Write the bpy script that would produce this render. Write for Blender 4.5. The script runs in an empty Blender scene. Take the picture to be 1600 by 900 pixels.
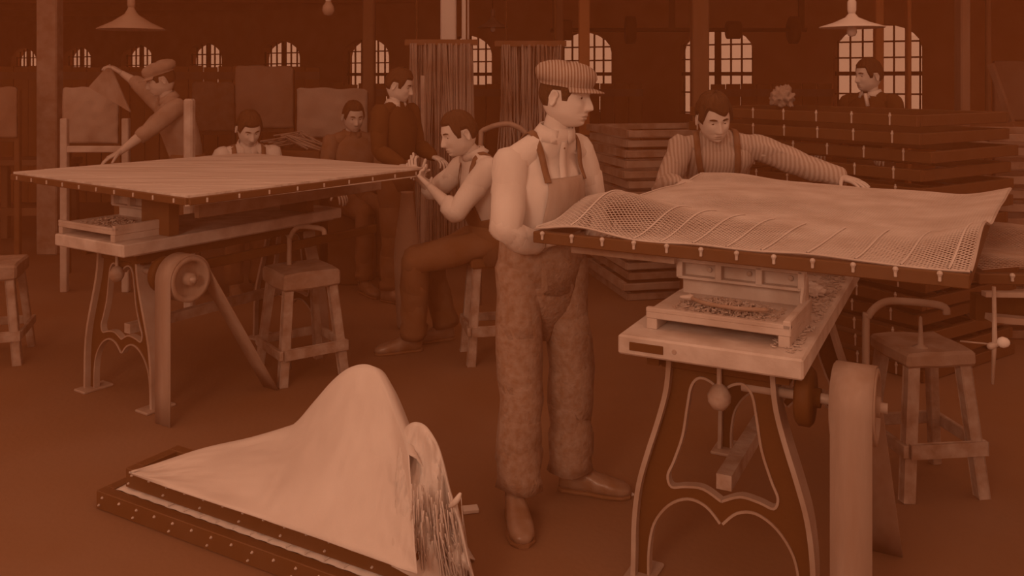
import bpy, bmesh, math, random
from mathutils import Vector as V, Matrix, noise, Quaternion
from mathutils.bvhtree import BVHTree
random.seed(7)
sc = bpy.context.scene
COL = sc.collection
PI = math.pi
# ---------------------------------------------------------------- camera, sky, lights, exposure
CAMZ, F, HZ = 1.68, 1400.0, 120.0      # a view camera held level, lens shifted down
cam = bpy.data.objects.new('camera', bpy.data.cameras.new('camera'))
COL.objects.link(cam)
cam.location = (0, 0, CAMZ)
cam.rotation_euler = (PI / 2, 0, 0)
cam.data.sensor_width = 36
cam.data.lens = 36 * F / 1600
cam.data.shift_y = -(450 - HZ) / 1600
cam.data.clip_end = 200
sc.camera = cam
sc.view_settings.view_transform = 'Standard'
sc.view_settings.look = 'None'
sc.view_settings.gamma = 1
sc.view_settings.exposure = 0.0
SKY = (0.66, 0.295, 0.165)
HAZE_DENSITY = 0.031
w = bpy.data.worlds.new('world'); sc.world = w; w.use_nodes = True
bg = w.node_tree.nodes['Background']
bg.inputs['Color'].default_value = (*SKY, 1)
bg.inputs['Strength'].default_value = 0.95
def area(name, loc, target, size, size_y, power, color):
    l = bpy.data.lights.new(name, 'AREA'); l.shape = 'RECTANGLE'; l.size = size; l.size_y = size_y
    l.energy = power; l.color = color
    o = bpy.data.objects.new(name, l); COL.objects.link(o); o.location = loc
    o.rotation_euler = (V(target) - V(loc)).to_track_quat('-Z', 'Y').to_euler()
    return o
area('front_light', (-2.3, -2.0, 3.1), (0.0, 5.0, 1.0), 1.7, 1.4, 98, (1.0, 0.57, 0.36))

# ---------------------------------------------------------------- helpers
def P(px, py, d):
    return V(((px - 800) / F * d, d, CAMZ - (py - HZ) / F * d))
def G(px, py, z=0.0):
    return P(px, py, (CAMZ - z) * F / (py - HZ))
def smooth(t):
    t = max(0.0, min(1.0, t)); return t * t * (3 - 2 * t)
def gs(x, s):
    return math.exp(-(x / s) ** 2)
def tone(v, k=0.86):
    return (min(1, (0.25 + 0.77 * v) * k), min(1, (0.108 + 0.87 * v) * k), min(1, (0.03 + 0.92 * v) * k), 1)
MATS = {}
def mat(name, v, v2=None, scale=8, rough=0.8, bump=0.15, stretch=(1, 1, 1), metal=0.0, kind='noise', detail=5, bscale=None, spec=0.3, k=0.86):
    if name in MATS: return MATS[name]
    m = bpy.data.materials.new(name); m.use_nodes = True
    nt = m.node_tree; N = nt.nodes; L = nt.links
    b = N['Principled BSDF']
    b.inputs['Roughness'].default_value = rough
    b.inputs['Metallic'].default_value = metal
    b.inputs['Specular IOR Level'].default_value = spec
    v2 = v * 0.75 if v2 is None else v2
    tc = N.new('ShaderNodeTexCoord'); mp = N.new('ShaderNodeMapping')
    mp.inputs['Scale'].default_value = stretch
    L.new(tc.outputs['Object'], mp.inputs['Vector'])
    if kind == 'noise':
        t = N.new('ShaderNodeTexNoise'); t.inputs['Scale'].default_value = scale; t.inputs['Detail'].default_value = detail
        fac = t.outputs['Fac']
    else:
        t = N.new('ShaderNodeTexWave'); t.inputs['Scale'].default_value = scale; t.inputs['Distortion'].default_value = .6
        t.bands_direction = kind; fac = t.outputs['Fac']
    L.new(mp.outputs['Vector'], t.inputs['Vector'])
    r = N.new('ShaderNodeValToRGB')
    r.color_ramp.elements[0].position = 0.32; r.color_ramp.elements[0].color = tone(v2, k)
    r.color_ramp.elements[1].position = 0.68; r.color_ramp.elements[1].color = tone(v, k)
    L.new(fac, r.inputs['Fac']); L.new(r.outputs['Color'], b.inputs['Base Color'])
    if bump:
        t2 = N.new('ShaderNodeTexNoise'); t2.inputs['Scale'].default_value = bscale or scale * 4; t2.inputs['Detail'].default_value = 4
        L.new(mp.outputs['Vector'], t2.inputs['Vector'])
        bp = N.new('ShaderNodeBump'); bp.inputs['Strength'].default_value = bump; bp.inputs['Distance'].default_value = 0.01
        L.new(t2.outputs['Fac'], bp.inputs['Height']); L.new(bp.outputs['Normal'], b.inputs['Normal'])
    MATS[name] = m
    return m
M_floor = mat('worn_floor', 0.09, 0.03, 0.9, 0.85, 0.2, bscale=40)
M_wall = mat('dark_wall', 0.05, 0.02, 2, 0.95, 0.1, k=2.6)
M_ceil = mat('dark_ceiling', 0.04, 0.01, 2, 0.95, 0.1, k=2.6)
M_screen = mat('dark_screen_boards', 0.03, 0.0, 5, 0.9, 0.1, (1, 1, .2), k=1.1)
M_post = mat('painted_post', 0.22, 0.1, 6, 0.7, 0.1, (1, 1, .2))
M_postd = mat('dull_post', 0.08, 0.03, 6, 0.8, 0.1, (1, 1, .2))
M_white = mat('whitewash', 1.0, 0.85, 5, 0.8, 0.1, (1, 1, .4), k=1.0)
M_sash = mat('window_sash', 0.0, 0.0, 4, 0.9, 0, k=0.6)
M_iron = mat('cast_iron', 0.0, 0.0, 9, 0.6, 0.2, spec=.2, k=.55)
M_rim = mat('pale_iron', 0.42, 0.2, 6, 0.45, 0.15, spec=.5)  # flanges, rims and foot plates, paler than the cast web
M_steel = mat('dull_steel', 0.45, 0.25, 12, 0.4, 0.05, spec=.6)
M_darkwood = mat('dark_stained_wood', 0.035, 0.0, 6, 0.6, 0.15, (1, 1, 1), k=0.75)
M_rail = mat('black_bed_rail', 0.02, 0.0, 9, 0.5, 0.1, k=0.62, spec=.4)
M_wood = mat('worn_pale_wood', 0.62, 0.36, 7, 0.75, 0.3, (1, 1, 1))
M_oldwood = mat('old_brown_wood', 0.3, 0.12, 9, 0.75, 0.4)
M_stoolleg = mat('scuffed_stool_leg', 0.42, 0.16, 14, 0.7, 0.3)
M_slab = mat('table_slab_wood', 0.72, 0.42, 9, 0.7, 0.25)
M_board = mat('streaked_board', 0.85, 0.5, 4, 0.7, 0.15, (.5, 6, 1))
M_heap = mat('woven_wire_cloth', 0.88, 0.72, 3, 0.8, 0.12, bscale=260)
M_net = mat('wire_netting', 0.72, 0.5, 6, 0.45, 0)
M_leather = mat('drive_belt_leather', 0.32, 0.2, 5, 0.6, 0.15, (3, 3, .4))
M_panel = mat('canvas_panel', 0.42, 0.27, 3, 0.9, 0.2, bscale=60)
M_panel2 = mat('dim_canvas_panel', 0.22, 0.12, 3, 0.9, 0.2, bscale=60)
M_hang = mat('hanging_wire', 0.55, 0.2, 3, 0.6, 0)
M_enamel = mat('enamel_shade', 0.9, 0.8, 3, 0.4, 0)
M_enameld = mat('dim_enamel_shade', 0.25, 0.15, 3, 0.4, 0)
M_paper = mat('paper', 0.95, 0.85, 6, 0.9, 0.1)
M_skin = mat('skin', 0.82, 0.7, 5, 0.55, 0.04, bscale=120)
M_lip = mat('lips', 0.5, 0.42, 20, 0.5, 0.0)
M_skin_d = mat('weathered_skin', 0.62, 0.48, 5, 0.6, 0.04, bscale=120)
M_hair = mat('dark_hair', 0.02, 0.0, 40, 0.5, 0.6, (1, 1, 6), k=0.5, bscale=90)
M_eye = mat('eye_white', 0.6, 0.55, 5, 0.3, 0)
M_iris = mat('iris', 0.0, 0.0, 5, 0.3, 0, k=0.3)
M_shirt = mat('pale_shirt', 0.9, 0.74, 6, 0.85, 0.35, (1, 1, .5), bscale=26)
M_shirt2 = mat('striped_work_shirt', 0.58, 0.36, 16, 0.85, 0.4, (1, .6, .1), bscale=30, kind='X')
M_shirt_d = mat('dark_work_shirt', 0.14, 0.06, 10, 0.9, 0.3)
M_shirt_m = mat('brown_work_shirt', 0.36, 0.2, 7, 0.9, 0.3)
M_denim = mat('worn_denim', 0.24, 0.11, 38, 0.9, 0.5, bscale=70)
M_denimp = mat('pale_denim_bib', 0.42, 0.26, 9, 0.9, 0.3, (1, 1, .3), bscale=60)
M_trous = mat('dark_trousers', 0.07, 0.02, 7, 0.9, 0.3)
M_suit = mat('dark_jacket', 0.0, 0.0, 6, 0.9, 0.2, k=0.55)
M_strap = mat('dark_strap', 0.1, 0.04, 20, 0.8, 0.2)
M_leathershoe = mat('scuffed_boot', 0.17, 0.04, 14, 0.35, 0.2, spec=.6)
M_cap = mat('striped_cap', 0.46, 0.14, 26, 0.9, 0.1, (1, .3, .12), kind='X')
M_dark = mat('soot_black', 0.0, 0.0, 6, 0.9, 0, k=0.45)

def link(name, me, m, parent=None, smooth_=False, mats=None):
    o = bpy.data.objects.new(name, me); COL.objects.link(o)
    if mats:
        if not me.materials:
            for x in mats: me.materials.append(x)
    elif m is not None and not me.materials: me.materials.append(m)
    if parent is not None: o.parent = parent
    if smooth_: me.shade_smooth()
    return o
def done(name, bm, m, parent=None, smooth_=False, mats=None, normals=True):
    if normals: bmesh.ops.recalc_face_normals(bm, faces=bm.faces)
    me = bpy.data.meshes.new(name); bm.to_mesh(me); bm.free()
    return link(name, me, m, parent, smooth_, mats)
def tag(o, label=None, cat=None, group=None, kind=None):
    if label: o['label'] = label
    if cat: o['category'] = cat
    if group: o['group'] = group
    if kind: o['kind'] = kind
    return o
def empty(name, loc=(0, 0, 0), label=None, cat=None, group=None, kind=None, rz=0.0):
    o = bpy.data.objects.new(name, None); COL.objects.link(o)
    o.location = loc; o.rotation_euler.z = rz; o.empty_display_size = .1
    return tag(o, label, cat, group, kind)
def inv(parent, o):
    """keep world-built geometry in place under a parent that has a location"""
    o.matrix_parent_inverse = parent.matrix_basis.inverted()
    return o
def box(bm, c, s, rot=None, bevel=0.0):
    """box centred at c, full sizes s, rot = 3x3 matrix or z angle"""
    r = bmesh.ops.create_cube(bm, size=1.0)
    vs = r['verts']
    R = Matrix.Identity(3) if rot is None else (Matrix.Rotation(rot, 3, 'Z') if isinstance(rot, (int, float)) else rot)
    for v in vs:
        v.co = R @ V((v.co.x * s[0], v.co.y * s[1], v.co.z * s[2])) + V(c)
    if bevel:
        es = list({e for v in vs for e in v.link_edges})
        bmesh.ops.bevel(bm, geom=es, offset=bevel, segments=1, affect='EDGES')
def beam(bm, p0, p1, w, h, up=V((0, 0, 1)), bevel=0.0):
    p0 = V(p0); p1 = V(p1); x = (p1 - p0); L = x.length; x.normalize()
    if abs(x.dot(up)) > .98: up = V((1, 0, 0))
    y = up.cross(x).normalized(); z = x.cross(y)
    R = Matrix((x, y, z)).transposed()
    box(bm, (p0 + p1) / 2, (L, w, h), R, bevel)
def ring(bm, c, a, b, n, power=2.0):
    out = []
    for i in range(n):
        t = 2 * PI * i / n; ct, st = math.cos(t), math.sin(t)
        e = 2.0 / power
        out.append(bm.verts.new(V(c) + V(a) * (abs(ct) ** e) * (1 if ct >= 0 else -1) + V(b) * (abs(st) ** e) * (1 if st >= 0 else -1)))
    return out
def loft(bm, secs, n=14, caps=True, power=2.0):
    """secs: (centre, a vector, b vector)"""
    rs = [ring(bm, c, a, b, n, power) for c, a, b in secs]
    for r0, r1 in zip(rs, rs[1:]):
        for i in range(n):
            bm.faces.new((r0[i], r0[(i + 1) % n], r1[(i + 1) % n], r1[i]))
    if caps:
        bm.faces.new(rs[0][::-1]); bm.faces.new(rs[-1])
    return rs
def axes(d):
    d = V(d).normalized(); up = V((0, 0, 1)) if abs(d.z) < .9 else V((1, 0, 0))
    a = d.cross(up).normalized(); return a, a.cross(d).normalized()
def capsule(bm, p0, r0, p1, r1, n=12):
    p0, p1 = V(p0), V(p1); d = (p1 - p0)
    if d.length < 1e-5: d = V((0, 0, 1e-4))
    u = d.normalized(); a, b = axes(u); secs = []
    for k in (0.05, .5, .85): q = -math.sqrt(1 - k * k); secs.append((p0 + u * q * r0, a * r0 * k, b * r0 * k))
    secs.append((p0, a * r0, b * r0)); secs.append(((p0 + p1) / 2, a * (r0 + r1) / 2, b * (r0 + r1) / 2)); secs.append((p1, a * r1, b * r1))
    for k in (.85, .5, .05): q = math.sqrt(1 - k * k); secs.append((p1 + u * q * r1, a * r1 * k, b * r1 * k))
    loft(bm, secs, n)
def tube(bm, pts, r, n=8, rs=None):
    pts = [V(p) for p in pts]; secs = []; pa = None
    for i, p in enumerate(pts):
        d = (pts[min(i + 1, len(pts) - 1)] - pts[max(i - 1, 0)]).normalized()
        if pa is None: a, b = axes(d)
        else:
            a = (pa - d * pa.dot(d)).normalized(); b = a.cross(d)
        pa = a; q = rs[i] if rs else r
        secs.append((p, a * q, b * q))
    loft(bm, secs, n)
def lathe(bm, c, prof, n=20, ax=None):
    """prof (radius, height) about z (or ax) through c"""
    if ax is None: a, b, u = V((1, 0, 0)), V((0, 1, 0)), V((0, 0, 1))
    else:
        u = V(ax).normalized(); a, b = axes(u)
    loft(bm, [(V(c) + u * h, a * max(r, 1e-4), b * max(r, 1e-4)) for r, h in prof], n)
def catmull(pts, k=6):
    pts = [V(p) for p in pts]; out = []
    for i in range(len(pts) - 1):
        p0, p1, p2, p3 = pts[max(i - 1, 0)], pts[i], pts[i + 1], pts[min(i + 2, len(pts) - 1)]
        for j in range(k):
            t = j / k
            out.append(0.5 * ((2 * p1) + (p2 - p0) * t + (2 * p0 - 5 * p1 + 4 * p2 - p3) * t * t + (3 * p1 - p0 - 3 * p2 + p3) * t ** 3))
    out.append(pts[-1]); return out
def flat_shape(splines, depth):
    """2-D outlines (first outer, others holes) as a filled extruded mesh in local XY"""
    cu = bpy.data.curves.new('tmp', 'CURVE'); cu.dimensions = '2D'; cu.fill_mode = 'BOTH'; cu.extrude = depth / 2
    for pts in splines:
        s = cu.splines.new('POLY'); s.points.add(len(pts) - 1)
        for q, p in zip(s.points, pts): q.co = (p[0], p[1], 0, 1)
        s.use_cyclic_u = True
    o = bpy.data.objects.new('tmp', cu); COL.objects.link(o)
    dg = bpy.context.evaluated_depsgraph_get(); dg.update()
    me = bpy.data.meshes.new_from_object(o.evaluated_get(dg))
    bpy.data.objects.remove(o); bpy.data.curves.remove(cu)
    return me
def evaluated(o):
    """mesh of an object with its modifiers, worked out in a scene of its own"""
    ts = bpy.data.scenes.new('tmp'); ts.collection.objects.link(o)
    dg = ts.view_layers[0].depsgraph or bpy.context.evaluated_depsgraph_get()
    dg.update()
    out = bpy.data.meshes.new_from_object(o.evaluated_get(dg))
    bpy.data.objects.remove(o); bpy.data.scenes.remove(ts)
    return out
def remesh(bm, vox, smooth_it=4, wr=0.0, wscale=(9, 9, 4), seed=0):
    me = bpy.data.meshes.new('tmp'); bmesh.ops.recalc_face_normals(bm, faces=bm.faces); bm.to_mesh(me); bm.free()
    o = bpy.data.objects.new('tmp', me)
    r = o.modifiers.new('r', 'REMESH'); r.mode = 'VOXEL'; r.voxel_size = vox; r.use_smooth_shade = True
    s = o.modifiers.new('s', 'SMOOTH'); s.factor = .5; s.iterations = smooth_it
    out = evaluated(o); bpy.data.meshes.remove(me)
    if wr:
        for v in out.vertices:
            c = v.co; q = V((c.x * wscale[0] + seed, c.y * wscale[1], c.z * wscale[2] + c.x * 3))
            n1 = noise.noise(q); n2 = noise.noise(q * 2.6 + V((5, 1, 2)))
            n3 = noise.noise(q * 1.7 + V((9, 4, c.y * 4)))
            n = (1 - abs(n1) * 3.2) * .7 + n2 * .5 + (.35 - abs(n3)) * .9
            v.co = c + v.normal * wr * n
    for p in out.polygons: p.use_smooth = True
    return out
# ---------------------------------------------------------------- structure
bm = bmesh.new()
box(bm, (0, 13, -.05), (44, 40, .1))
tag(done('floor', bm, M_floor), 'dark worn workshop floor', kind='structure')
Y0, X0, DX, DY = 15.9, .459, -.1608, .098
def wallp(j, z=0.0): return V((Y0 * (X0 + DX * j), Y0 * (1 + DY * j), z))
wdir = (wallp(1) - wallp(0)).normalized(); BAY = (wallp(1) - wallp(0)).length
wang = math.atan2(wdir.y, wdir.x)
SILL, SPR, TOP = .93, 2.2, 2.64
def win_outline(j0, inset=0.0, n=10):
    a, b = j0 * BAY + inset, (j0 + .5) * BAY - inset
    pts = [(a, SILL + inset), (b, SILL + inset)]
    for k in range(n + 1):
        t = PI * k / n
        pts.append(((a + b) / 2 + (b - a) / 2 * math.cos(t), SPR + (TOP - inset - SPR) * math.sin(t)))
    return pts
holes = [win_outline(i) for i in range(0, 11)]
me = flat_shape([[(-3 * BAY, 0), (12 * BAY, 0), (12 * BAY, 4.2), (-3 * BAY, 4.2)]] + holes, .35)
wall = link('wall_back', me, M_wall)
tag(wall, 'dark brick back wall with a long row of arched windows', kind='structure')
WM = Matrix.Translation(wallp(0)) @ Matrix.Rotation(wang, 4, 'Z') @ Matrix.Rotation(PI / 2, 4, 'X')
wall.matrix_world = WM
gm = bpy.data.materials.new('window_glass'); gm.use_nodes = True
nt = gm.node_tree; nt.nodes.remove(nt.nodes['Principled BSDF'])
tr = nt.nodes.new('ShaderNodeBsdfTransparent'); tr.inputs[0].default_value = (.97, .95, .93, 1)
gl = nt.nodes.new('ShaderNodeBsdfGlossy'); gl.inputs['Roughness'].default_value = .2
mx = nt.nodes.new('ShaderNodeMixShader'); mx.inputs[0].default_value = .05
nt.links.new(tr.outputs[0], mx.inputs[1]); nt.links.new(gl.outputs[0], mx.inputs[2])
nt.links.new(mx.outputs[0], nt.nodes['Material Output'].inputs['Surface'])
pane_mesh = None
for i in range(0, 11):
    root = empty('window_%d' % (i + 1), wallp(i + .25, 0), 'arched many-paned factory window', kind='structure')
    a, b = i * BAY, (i + .5) * BAY; mid = (a + b) / 2; wd = b - a
    cols = [a + .05 + (wd / 2 - .1) * k / 3 for k in range(4)] + [mid + .05 + (wd / 2 - .1) * k / 3 for k in range(4)]
    rows = [SILL + .03, SILL + .44, 1.74, 2.03, 2.32, 2.62]
    fb = bmesh.new()
    def ztop(x): 
        t = max(-1, min(1, (x - mid) / (wd / 2))); return SPR + (TOP - SPR) * math.sqrt(1 - t * t)
    for x in cols: box(fb, (x, (SILL + ztop(x)) / 2, 0), (.028, ztop(x) - SILL, .04))
    box(fb, (mid, (SILL + TOP) / 2, 0), (.11, TOP - SILL, .09))
    for z in rows[:-1]:
        hw = wd / 2 if z < SPR else wd / 2 * math.sqrt(max(0, 1 - ((z - SPR) / (TOP - SPR)) ** 2))
        box(fb, (mid, z, 0), (2 * hw, .075 if abs(z - 1.74) < .01 else .03, .05))
    fr = done('window_frame', fb, M_sash, root); fr.matrix_world = WM
    fr.parent = root; fr.matrix_parent_inverse = root.matrix_basis.inverted()
    small = bmesh.new()
    for r0, r1 in zip(rows, rows[1:]):
        for c0, c1 in list(zip(cols[:4], cols[1:4])) + list(zip(cols[4:], cols[5:])):
            zt = min(r1, max(r0 + .02, min(ztop(c0), ztop(c1)) + .06))
            if i < 6:
                pb = bmesh.new(); box(pb, ((c0 + c1) / 2, (r0 + zt) / 2, 0), (c1 - c0, zt - r0, .006))
                po = done('pane', pb, gm, root); po.matrix_world = WM; po.matrix_parent_inverse = root.matrix_basis.inverted()
            else:
                box(small, ((c0 + c1) / 2, (r0 + zt) / 2, 0), (c1 - c0, zt - r0, .006))
    if i >= 6:
        po = done('pane', small, gm, root); po.matrix_world = WM; po.matrix_parent_inverse = root.matrix_basis.inverted(); po['kind'] = 'stuff'
    else: small.free()
# ceiling over the rear bays, with joists as parts
ce = empty('ceiling', (0, 0, 0), 'dark timber ceiling', kind='structure')
bm = bmesh.new(); box(bm, (0, 20.4, 3.75), (44, 27.2, .1)); done('ceiling_board', bm, M_ceil, ce)
for k in range(11):
    bm = bmesh.new(); box(bm, (0, 7.2 + k * 2.4, 3.58), (44, .2, .24)); done('joist', bm, M_ceil, ce)
for nm, x, y1 in (('wall_left', -20, 32), ('wall_right', 14.5, 12.3)):
    bm = bmesh.new(); box(bm, (x, (5.5 + y1) / 2, 1.9), (.3, y1 - 5.5, 3.8))
    tag(done(nm, bm, M_wall), 'dark side wall of the workshop', kind='structure')
# haze: scattering volume added to lift the dark tones
bm = bmesh.new(); box(bm, (0, 6.25, 1.85), (28.6, 15.5, 3.69))
hz = bpy.data.materials.new('lift_haze'); hz.use_nodes = True
nt = hz.node_tree; nt.nodes.remove(nt.nodes['Principled BSDF'])
vs_ = nt.nodes.new('ShaderNodeVolumeScatter'); vs_.inputs['Color'].default_value = (1.0, .36, .13, 1)
vs_.inputs['Density'].default_value = HAZE_DENSITY
va_ = nt.nodes.new('ShaderNodeVolumeAbsorption'); va_.inputs['Color'].default_value = (1.0, .36, .13, 1)
va_.inputs['Density'].default_value = HAZE_DENSITY
ad_ = nt.nodes.new('ShaderNodeAddShader'); nt.links.new(vs_.outputs[0], ad_.inputs[0]); nt.links.new(va_.outputs[0], ad_.inputs[1])
nt.links.new(ad_.outputs[0], nt.nodes['Material Output'].inputs['Volume'])
hzo = tag(done('haze', bm, hz), 'thin haze volume added to lift the dark tones', 'haze', kind='stuff')

# posts
def post(name, px0, px1, d, z0, z1, m, label, dep=.14, cat='post'):
    z1 = min(z1, 3.455)
    a, b = P(px0, 0, d), P(px1, 0, d)
    root = empty(name, ((a.x + b.x) / 2, d, z0), label, cat)
    bm = bmesh.new(); box(bm, (0, 0, (z1 - z0) / 2), (b.x - a.x, dep, z1 - z0), bevel=.012)
    done('shaft', bm, m, root)
    if z1 < 3: return root
    bm = bmesh.new(); box(bm, (0, 0, z1 - z0 - .06), ((b.x - a.x) * 1.5, dep * 1.5, .12), bevel=.01)
    done('capital', bm, m, root)
    return root
post('timber_post', 62, 94, 8.5, 0, 3.7, M_oldwood, 'timber post near the window at the far end, pale worn paint near its top')
p = post('timber_post', 689, 713, 8.6, 0, 3.7, M_white, 'broad whitewashed post rising behind the hanging wire')
p = post('timber_post', 722, 733, 8.6, 0, 3.7, M_white, 'narrow whitewashed post beside the broad white post')
post('timber_post', 568, 586, 9.5, 0, 3.7, M_postd, 'dim timber post behind the man in the dark jacket')
post('timber_post', 1080, 1106, 8.5, 0, 3.7, M_postd, 'dim round-edged post behind the man leaning over the netting')
post('timber_post', 1496, 1511, 8.2, 0, 3.7, M_post, 'pale square post behind the tall stack of black bed frames')
post('thin_pipe', 1540, 1548, 9, 0, 3.7, M_postd, 'thin pipe rising next to the diagonal brace', .05, 'pipe')
post('timber_post', 868, 880, 10.5, 0, 3.7, M_postd, 'thin dark post against the window behind the striped cap', .1)
post('timber_post', 1366, 1379, 11, 0, 3.7, M_wall, 'dark post crossing the arched window behind the man in a suit', .1)
post('timber_post', 1416, 1422, 11, 0, 3.7, M_wall, 'slimmest dark post crossing the arched window', .1)
post('timber_post', 904, 921, 10.5, 0, 3.7, M_wall, 'dark post between two bright window halves', .1)
post('timber_post', 289, 303, 6.5, 0, 1.52, M_slab, 'short pale upright post behind the stooping man in a cap', .08)
bm = bmesh.new(); beam(bm, P(1548, 100, 8.8), P(1583, 200, 8.62), .05, .05)
tag(done('wooden_brace', bm, M_post), 'short pale diagonal brace leaning by the thin pipe', 'brace')
for px0, px1, py0, py1, d in ((1552, 1640, 95, 180, 10),):
    bm = bmesh.new(); a, b = P(px0, py1, d), P(px1, py0, d)
    box(bm, ((a.x + b.x) / 2, d, b.z / 2), (b.x - a.x, .06, b.z), bevel=.01)
    tag(done('standing_board', bm, M_panel2), 'dull board standing against the wall beyond the diagonal brace', 'board')

# lamps
def lamp(px, py_rim, d, rad, hgt, m, label, bulb=True, top=3.7):
    c = P(px, py_rim, d); root = empty('pendant_lamp', c, label, 'lamp')
    bm = bmesh.new(); n = 26
    prof = [(rad, 0), (rad * .97, .006), (rad * .55, hgt * .36), (rad * .2, hgt * .72), (rad * .1, hgt), (rad * .09, hgt + .02)]
    rs = [ring(bm, V((0, 0, h)), V((r, 0, 0)), V((0, r, 0)), n) for r, h in prof]
    for r0, r1 in zip(rs, rs[1:]):
        for i in range(n): bm.faces.new((r0[i], r0[(i + 1) % n], r1[(i + 1) % n], r1[i]))
    sh = done('lamp_shade', bm, m, root, True); so = sh.modifiers.new('s', 'SOLIDIFY'); so.thickness = .004
    bm = bmesh.new(); lathe(bm, (0, 0, hgt), [(.02, 0), (.026, .02), (.026, .07), (.012, .09)], 12); done('socket', bm, m, root, True)
    bm = bmesh.new(); tube(bm, [(0, 0, hgt + .08), (0, 0, top - c.z)], .006, 6); done('cord', bm, M_iron, root, True)
    if bulb:
        bm = bmesh.new(); lathe(bm, (0, 0, 0), [(.001, -.055), (.02, -.05), (.03, -.03), (.027, -.005), (.013, .03), (.012, .06)], 14)
        done('bulb', bm, M_enamel, root, True)
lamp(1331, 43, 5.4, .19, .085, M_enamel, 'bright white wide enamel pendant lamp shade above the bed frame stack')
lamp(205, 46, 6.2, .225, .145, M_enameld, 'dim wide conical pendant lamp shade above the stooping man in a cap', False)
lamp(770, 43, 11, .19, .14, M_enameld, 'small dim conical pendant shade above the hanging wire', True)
c = P(513, 12, 6.5); root = empty('bare_bulb', c, 'bare clear bulb on a short cord near the ceiling', 'light bulb')
bm = bmesh.new(); lathe(bm, (0, 0, 0), [(.001, -.06), (.03, -.05), (.045, -.02), (.04, .01), (.018, .045)], 14); done('bulb', bm, M_enameld, root, True)
bm = bmesh.new(); lathe(bm, (0, 0, .045), [(.02, 0), (.022, .04), (.01, .06)], 10); done('socket', bm, M_enamel, root, True)
bm = bmesh.new(); tube(bm, [(0, 0, .1), (0, 0, 3.6 - c.z)], .005, 6); done('cord', bm, M_iron, root, True)

# ---------------------------------------------------------------- work tables on cast legs
OUT_R = catmull([(.165, .79, 0), (.168, .72, 0), (.178, .64, 0), (.205, .54, 0), (.24, .43, 0), (.27, .32, 0), (.285, .2, 0), (.288, .08, 0), (.29, .012, 0)], 4)
LOW = catmull([(.245, .012, 0), (.243, .1, 0), (.225, .19, 0), (.175, .262, 0), (.11, .297, 0), (.05, .285, 0), (0.004, .24, 0)], 4)
HOLE = catmull([(0, .66, 0), (.03, .69, 0), (.07, .7, 0), (.098, .67, 0), (.112, .6, 0), (.128, .5, 0), (.158, .41, 0), (.178, .36, 0), (.165, .325, 0), (.12, .335, 0), (.06, .34, 0), (.0, .312, 0)], 4)
def mir(pts): return [V((-p[0], p[1], 0)) for p in pts]
outer = OUT_R + LOW + mir(LOW)[::-1][1:] + mir(OUT_R)[::-1]
hole = HOLE + mir(HOLE)[::-1][1:-1]
web_mesh = flat_shape([[(p[0], p[1]) for p in outer], [(p[0], p[1]) for p in hole]], .022)
web_mesh.name = 'cast_web'; web_mesh.materials.append(M_iron)
def strip(path, wid, th):
    """flange following a 2-D path (x, z), wid across the plane"""
    bm = bmesh.new(); n = len(path); rows = []
    for i, p in enumerate(path):
        d = (path[min(i + 1, n - 1)] - path[max(i - 1, 0)]).normalized(); nn = V((-d.y, d.x, 0)) * th / 2
        rows.append([bm.verts.new(V((q.x, q.y, 0)) + V((0, 0, s * wid / 2))) for q, s in ((p + nn, 1), (p - nn, 1), (p - nn, -1), (p + nn, -1))])
    for a, b in zip(rows, rows[1:]):
        for i in range(4): bm.faces.new((a[i], a[(i + 1) % 4], b[(i + 1) % 4], b[i]))
    bm.faces.new(rows[0]); bm.faces.new(rows[-1][::-1])
    bmesh.ops.recalc_face_normals(bm, faces=bm.faces)
    return bm
def mesh_of(bm, name, m):
    me = bpy.data.meshes.new(name); bm.to_mesh(me); bm.free(); me.materials.append(m); return me
fl_r = mesh_of(strip([V(p) for p in OUT_R], .085, .016), 'flange_r', M_rim)
fl_l = mesh_of(strip(mir(OUT_R), .085, .016), 'flange_l', M_rim)
b_ = strip([V(p) for p in LOW], 0.032, .008); rim_lr = mesh_of(b_, 'rim', M_rim)
rim_ll = mesh_of(strip(mir(LOW), 0.032, .008), 'rim', M_rim)
rim_hr = mesh_of(strip([V(p) for p in HOLE], 0.032, .008), 'rim', M_rim)
rim_hl = mesh_of(strip(mir(HOLE), 0.032, .008), 'rim', M_rim)
bm = bmesh.new(); box(bm, (0, 0.006, 0), (.1, .014, .17), bevel=.004); foot_mesh = mesh_of(bm, 'foot_plate', M_rim)

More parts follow.
